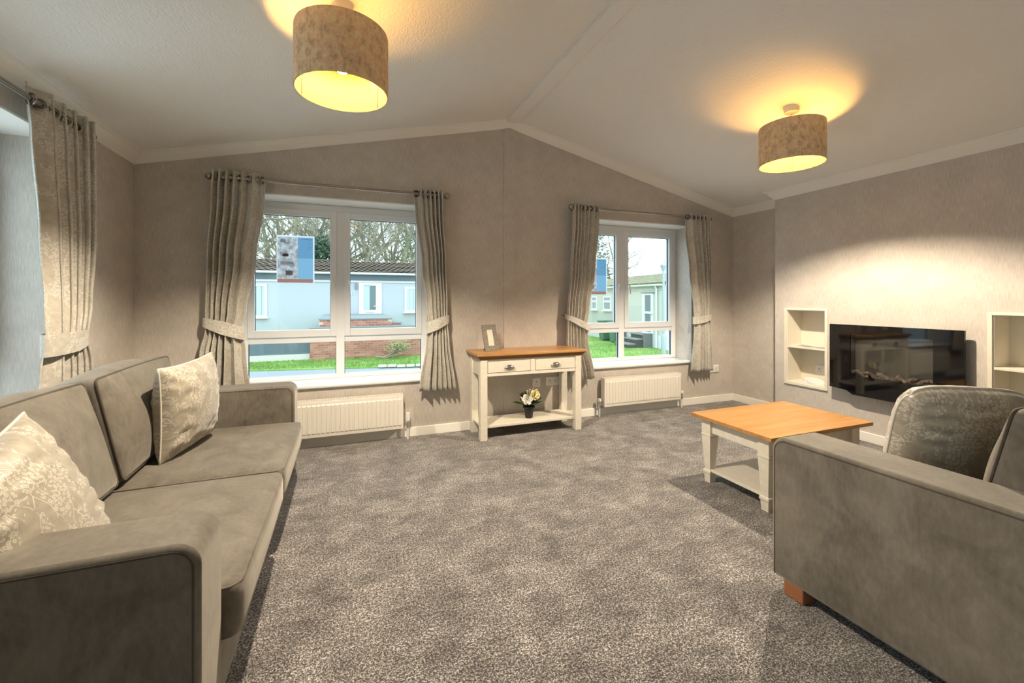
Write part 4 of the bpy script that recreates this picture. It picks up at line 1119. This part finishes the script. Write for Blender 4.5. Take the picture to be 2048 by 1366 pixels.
# lamp post
t = thing('lamp_post', 'grey metal lamp post on the lawn by the cream bungalow', 'lamp post', (10.75, 12.64, GZ))
MB().lathe([(.085, -.1), (.085, .70), (.05, .80)], 16).build('base', 'galvanised', t, smooth='auto')
MB().lathe([(.048, .78), (.042, 3.25)], 14).build('pole', 'galvanised', t, smooth='auto')
lh = MB(); lh.rbox(-.10, .24, -.08, .08, 3.22, 3.32, .03, 4).lathe([(.07, 3.10), (.10, 3.22)], 14); lh.build('lantern', 'galvanised', t, smooth='auto')
B(-.06, .12, -.03, .03, 3.42, 3.44).box(.02, .04, -.01, .01, 3.3, 3.43).build('photocell', 'galvanised', t)

# ------------------------------------------------------------------ trees
def bare_tree(seed, H, lean=0.0, spread=1.0, depth=4, r0=.16, split=.28, rmin=.006):
    rnd = random.Random(seed); mb = MB()
    def grow(p, d, L, r, lv):
        pts = [p.copy()]; rs = [r]; q = p.copy(); dd = d.copy(); n = 5 if lv == 0 else 4
        for i in range(n):
            dd = (dd + Vector((rnd.uniform(-1, 1), rnd.uniform(-1, 1), rnd.uniform(-.4, .7))) * (.10 + .05 * lv)).normalized()
            q = q + dd * (L / n); pts.append(q.copy()); rs.append(r * (1 - .62 * (i + 1) / n))
        mb.tube(pts, rs, 6 if lv == 0 else (4 if lv < 3 else 3), cap=False)
        if lv >= depth: return
        nb = (7, 6, 5, 5, 4)[lv]
        for b_ in range(nb):
            f = split + (1 - split) * (b_ + rnd.random() * .6) / nb; f = min(f, .99)
            i = min(n - 1, int(f * n)); k = f * n - i
            sp_ = pts[i].lerp(pts[i + 1], k); ax = (pts[i + 1] - pts[i]).normalized()
            side = Vector((rnd.uniform(-1, 1), rnd.uniform(-1, 1), rnd.uniform(-.1, .5))).normalized()
            nd_ = (ax * rnd.uniform(.35, .8) + side * spread * rnd.uniform(.6, 1.1)).normalized()
            grow(sp_, nd_, L * rnd.uniform(.42, .66), max(rmin, rs[i] * rnd.uniform(.45, .62)), lv + 1)
    grow(Vector((0, 0, -.2)), Vector((lean, 0, 1)).normalized(), H, r0, 0)
    return mb
tree_protos = [bare_tree(5, 7.5, .05, 1.0, 4, .20), bare_tree(9, 6.8, -.12, 1.1, 4, .15, .2), bare_tree(14, 8.0, .22, .9, 4, .18)]
tm = []
for k, mb in enumerate(tree_protos):
    me = mb.mesh('bare_crown'); me.materials.append(M['bark']); tm.append(me)
GT = 'leafless trees behind the grey bungalow'
for k, (x, y, v_, rz, s) in enumerate(((-3.2, 27.5, 0, .3, 1.0), (.72, 27, 1, 1.0, 1.0), (1.6, 27.6, 0, 2.6, 1.05), (2.9, 27.2, 2, .2, .95), (-1.2, 29.5, 2, 2.9, 1.0), (-5.2, 28.5, 1, 4.0, 1.0),
                                       (4.5, 29, 0, 5.0, 1.0), (-2.4, 32, 1, .9, 1.2), (.2, 32.5, 2, 4.4, 1.2), (2.4, 32, 1, 2.1, 1.2), (-4.6, 33, 0, 1.7, 1.2), (5.5, 33, 2, 3.6, 1.2), (-7.5, 31, 2, 1.2, 1.1), (-.6, 36, 0, .5, 1.35), (3.6, 36, 1, 5.5, 1.35), (-3.9, 37, 2, 2.2, 1.35), (7.5, 31, 1, .7, 1.1))):
    o = bpy.data.objects.new('bare_tree', tm[v_]); C.objects.link(o); o.location = (x, y, GZ); o.rotation_euler = (0, 0, rz); o.scale = (s, s, s)
    tag(o, 'leafless winter tree standing behind the grey bungalow roof', 'tree', GT)
def leaf_cloud(mb, c, rx, ry, rz_, n, size, seed, shell=.55):
    rnd = random.Random(seed)
    for _ in range(n):
        a = rnd.uniform(0, 2 * PI); z = rnd.uniform(-1, 1); r = rnd.uniform(shell, 1.0) * (1 + .12 * math.sin(5 * a + 4 * z)); q = math.sqrt(1 - z * z)
        p = Vector((c[0] + rx * r * q * math.cos(a), c[1] + ry * r * q * math.sin(a), c[2] + rz_ * r * z))
        d = Vector((rnd.uniform(-1, 1), rnd.uniform(-1, 1), rnd.uniform(-1, 1))).normalized(); s = d.orthogonal().normalized()
        L = size * rnd.uniform(.6, 1.3)
        mb.add([p, p + d * L * .5 + s * L * .28, p + d * L, p + d * L * .5 - s * L * .28], [(0, 1, 2, 3)])
t = thing('evergreen_shrub', 'dense dark evergreen shrub rising behind the grey bungalow roof', 'shrub', (-1.35, 25.6, GZ))
mb = MB(); leaf_cloud(mb, (0, 0, 4.2), 1.0, .8, 1.25, 2600, .22, 3); mb.build('foliage', 'evergreen_leaf', t)
MB().tube([(0, 0, -.1), (.05, 0, 2), (0, 0, 4)], [.16, .12, .06], 8).build('trunk', 'bark', t)
t = thing('ivy_tree', 'leaning tree trunk clad in green ivy behind the grey bungalow', 'tree', (2.55, 26.3, GZ))
pts = [(0, 0, -.1), (.25, 0, 2.5), (.55, 0, 4.2), (1.0, 0, 6), (1.6, 0, 8)]
MB().tube(pts, [.22, .2, .17, .13, .08], 8).build('trunk', 'bark', t, smooth=True)
MB().tube([(.4, 0, 3.6), (1.3, -.1, 4.5), (2.3, -.2, 5.3), (3.2, -.2, 5.8)], [.10, .08, .06, .03], 6).build('branch', 'bark', t, smooth=True)
mb = MB()
for k in range(18):
    f = k / 17; z = 1.5 + 4.2 * f; x = .15 + .75 * f
    leaf_cloud(mb, (x, 0, z), .30, .28, .3, 55, .13, 100 + k, .5)
mb.build('ivy', 'ivy_leaf', t)
t = thing('conifer', 'tall feathery evergreen tree behind the cream bungalow', 'tree', (17.4, 29.0, GZ))
MB().tube([(0, 0, -.1), (.1, 0, 5), (0, 0, 10)], [.25, .18, .04], 8).build('trunk', 'bark', t)
mb = MB()
for k in range(14):
    z = 1.5 + k * .68; r = 2.3 * (1 - .55 * k / 14); leaf_cloud(mb, (.15 * math.sin(k * 2), .2, z), r, r, .62, 330, .30, 40 + k, .45)
mb.build('foliage', 'conifer_leaf', t)
o = bare_tree(21, 6.2, -.04, 1.15, 4, .20, .22, .013).build('bare_tree', 'bark'); o.location = (17.6, 25.0, GZ - .3)
tag(o, 'leafless tree spreading its twigs over the mossy roof of the cream bungalow', 'tree')
# scrubby bush by the terrace
t = thing('scrub_bush', 'small straggly bush growing before the red brick terrace', 'shrub', (1.25, 15.3, GZ))
mb = MB(); rnd = random.Random(2)
for k in range(26):
    a = rnd.uniform(-.5, 2.0); L = rnd.uniform(.3, .75)
    mb.tube([(rnd.uniform(-.1, .1), 0, .02), (L * .5 * math.cos(a * .6) + .1, rnd.uniform(-.15, .15), .12 + L * .3 * math.sin(.5 + a * .4)), (L * math.cos(a * .5) + .2, rnd.uniform(-.25, .25), .2 + L * .7 * math.sin(.4 + a * .35))], [.016, .01, .004], 4)
mb.tube([(-.35, -.05, .12), (-.1, 0, .06), (.25, 0, .18)], [.02, .03, .02], 6)
mb.build('branches', 'twig_bark', t)
mb = MB(); leaf_cloud(mb, (.42, 0, .42), .48, .3, .26, 900, .06, 8, .1); mb.build('leaves', 'twig_leaf', t)
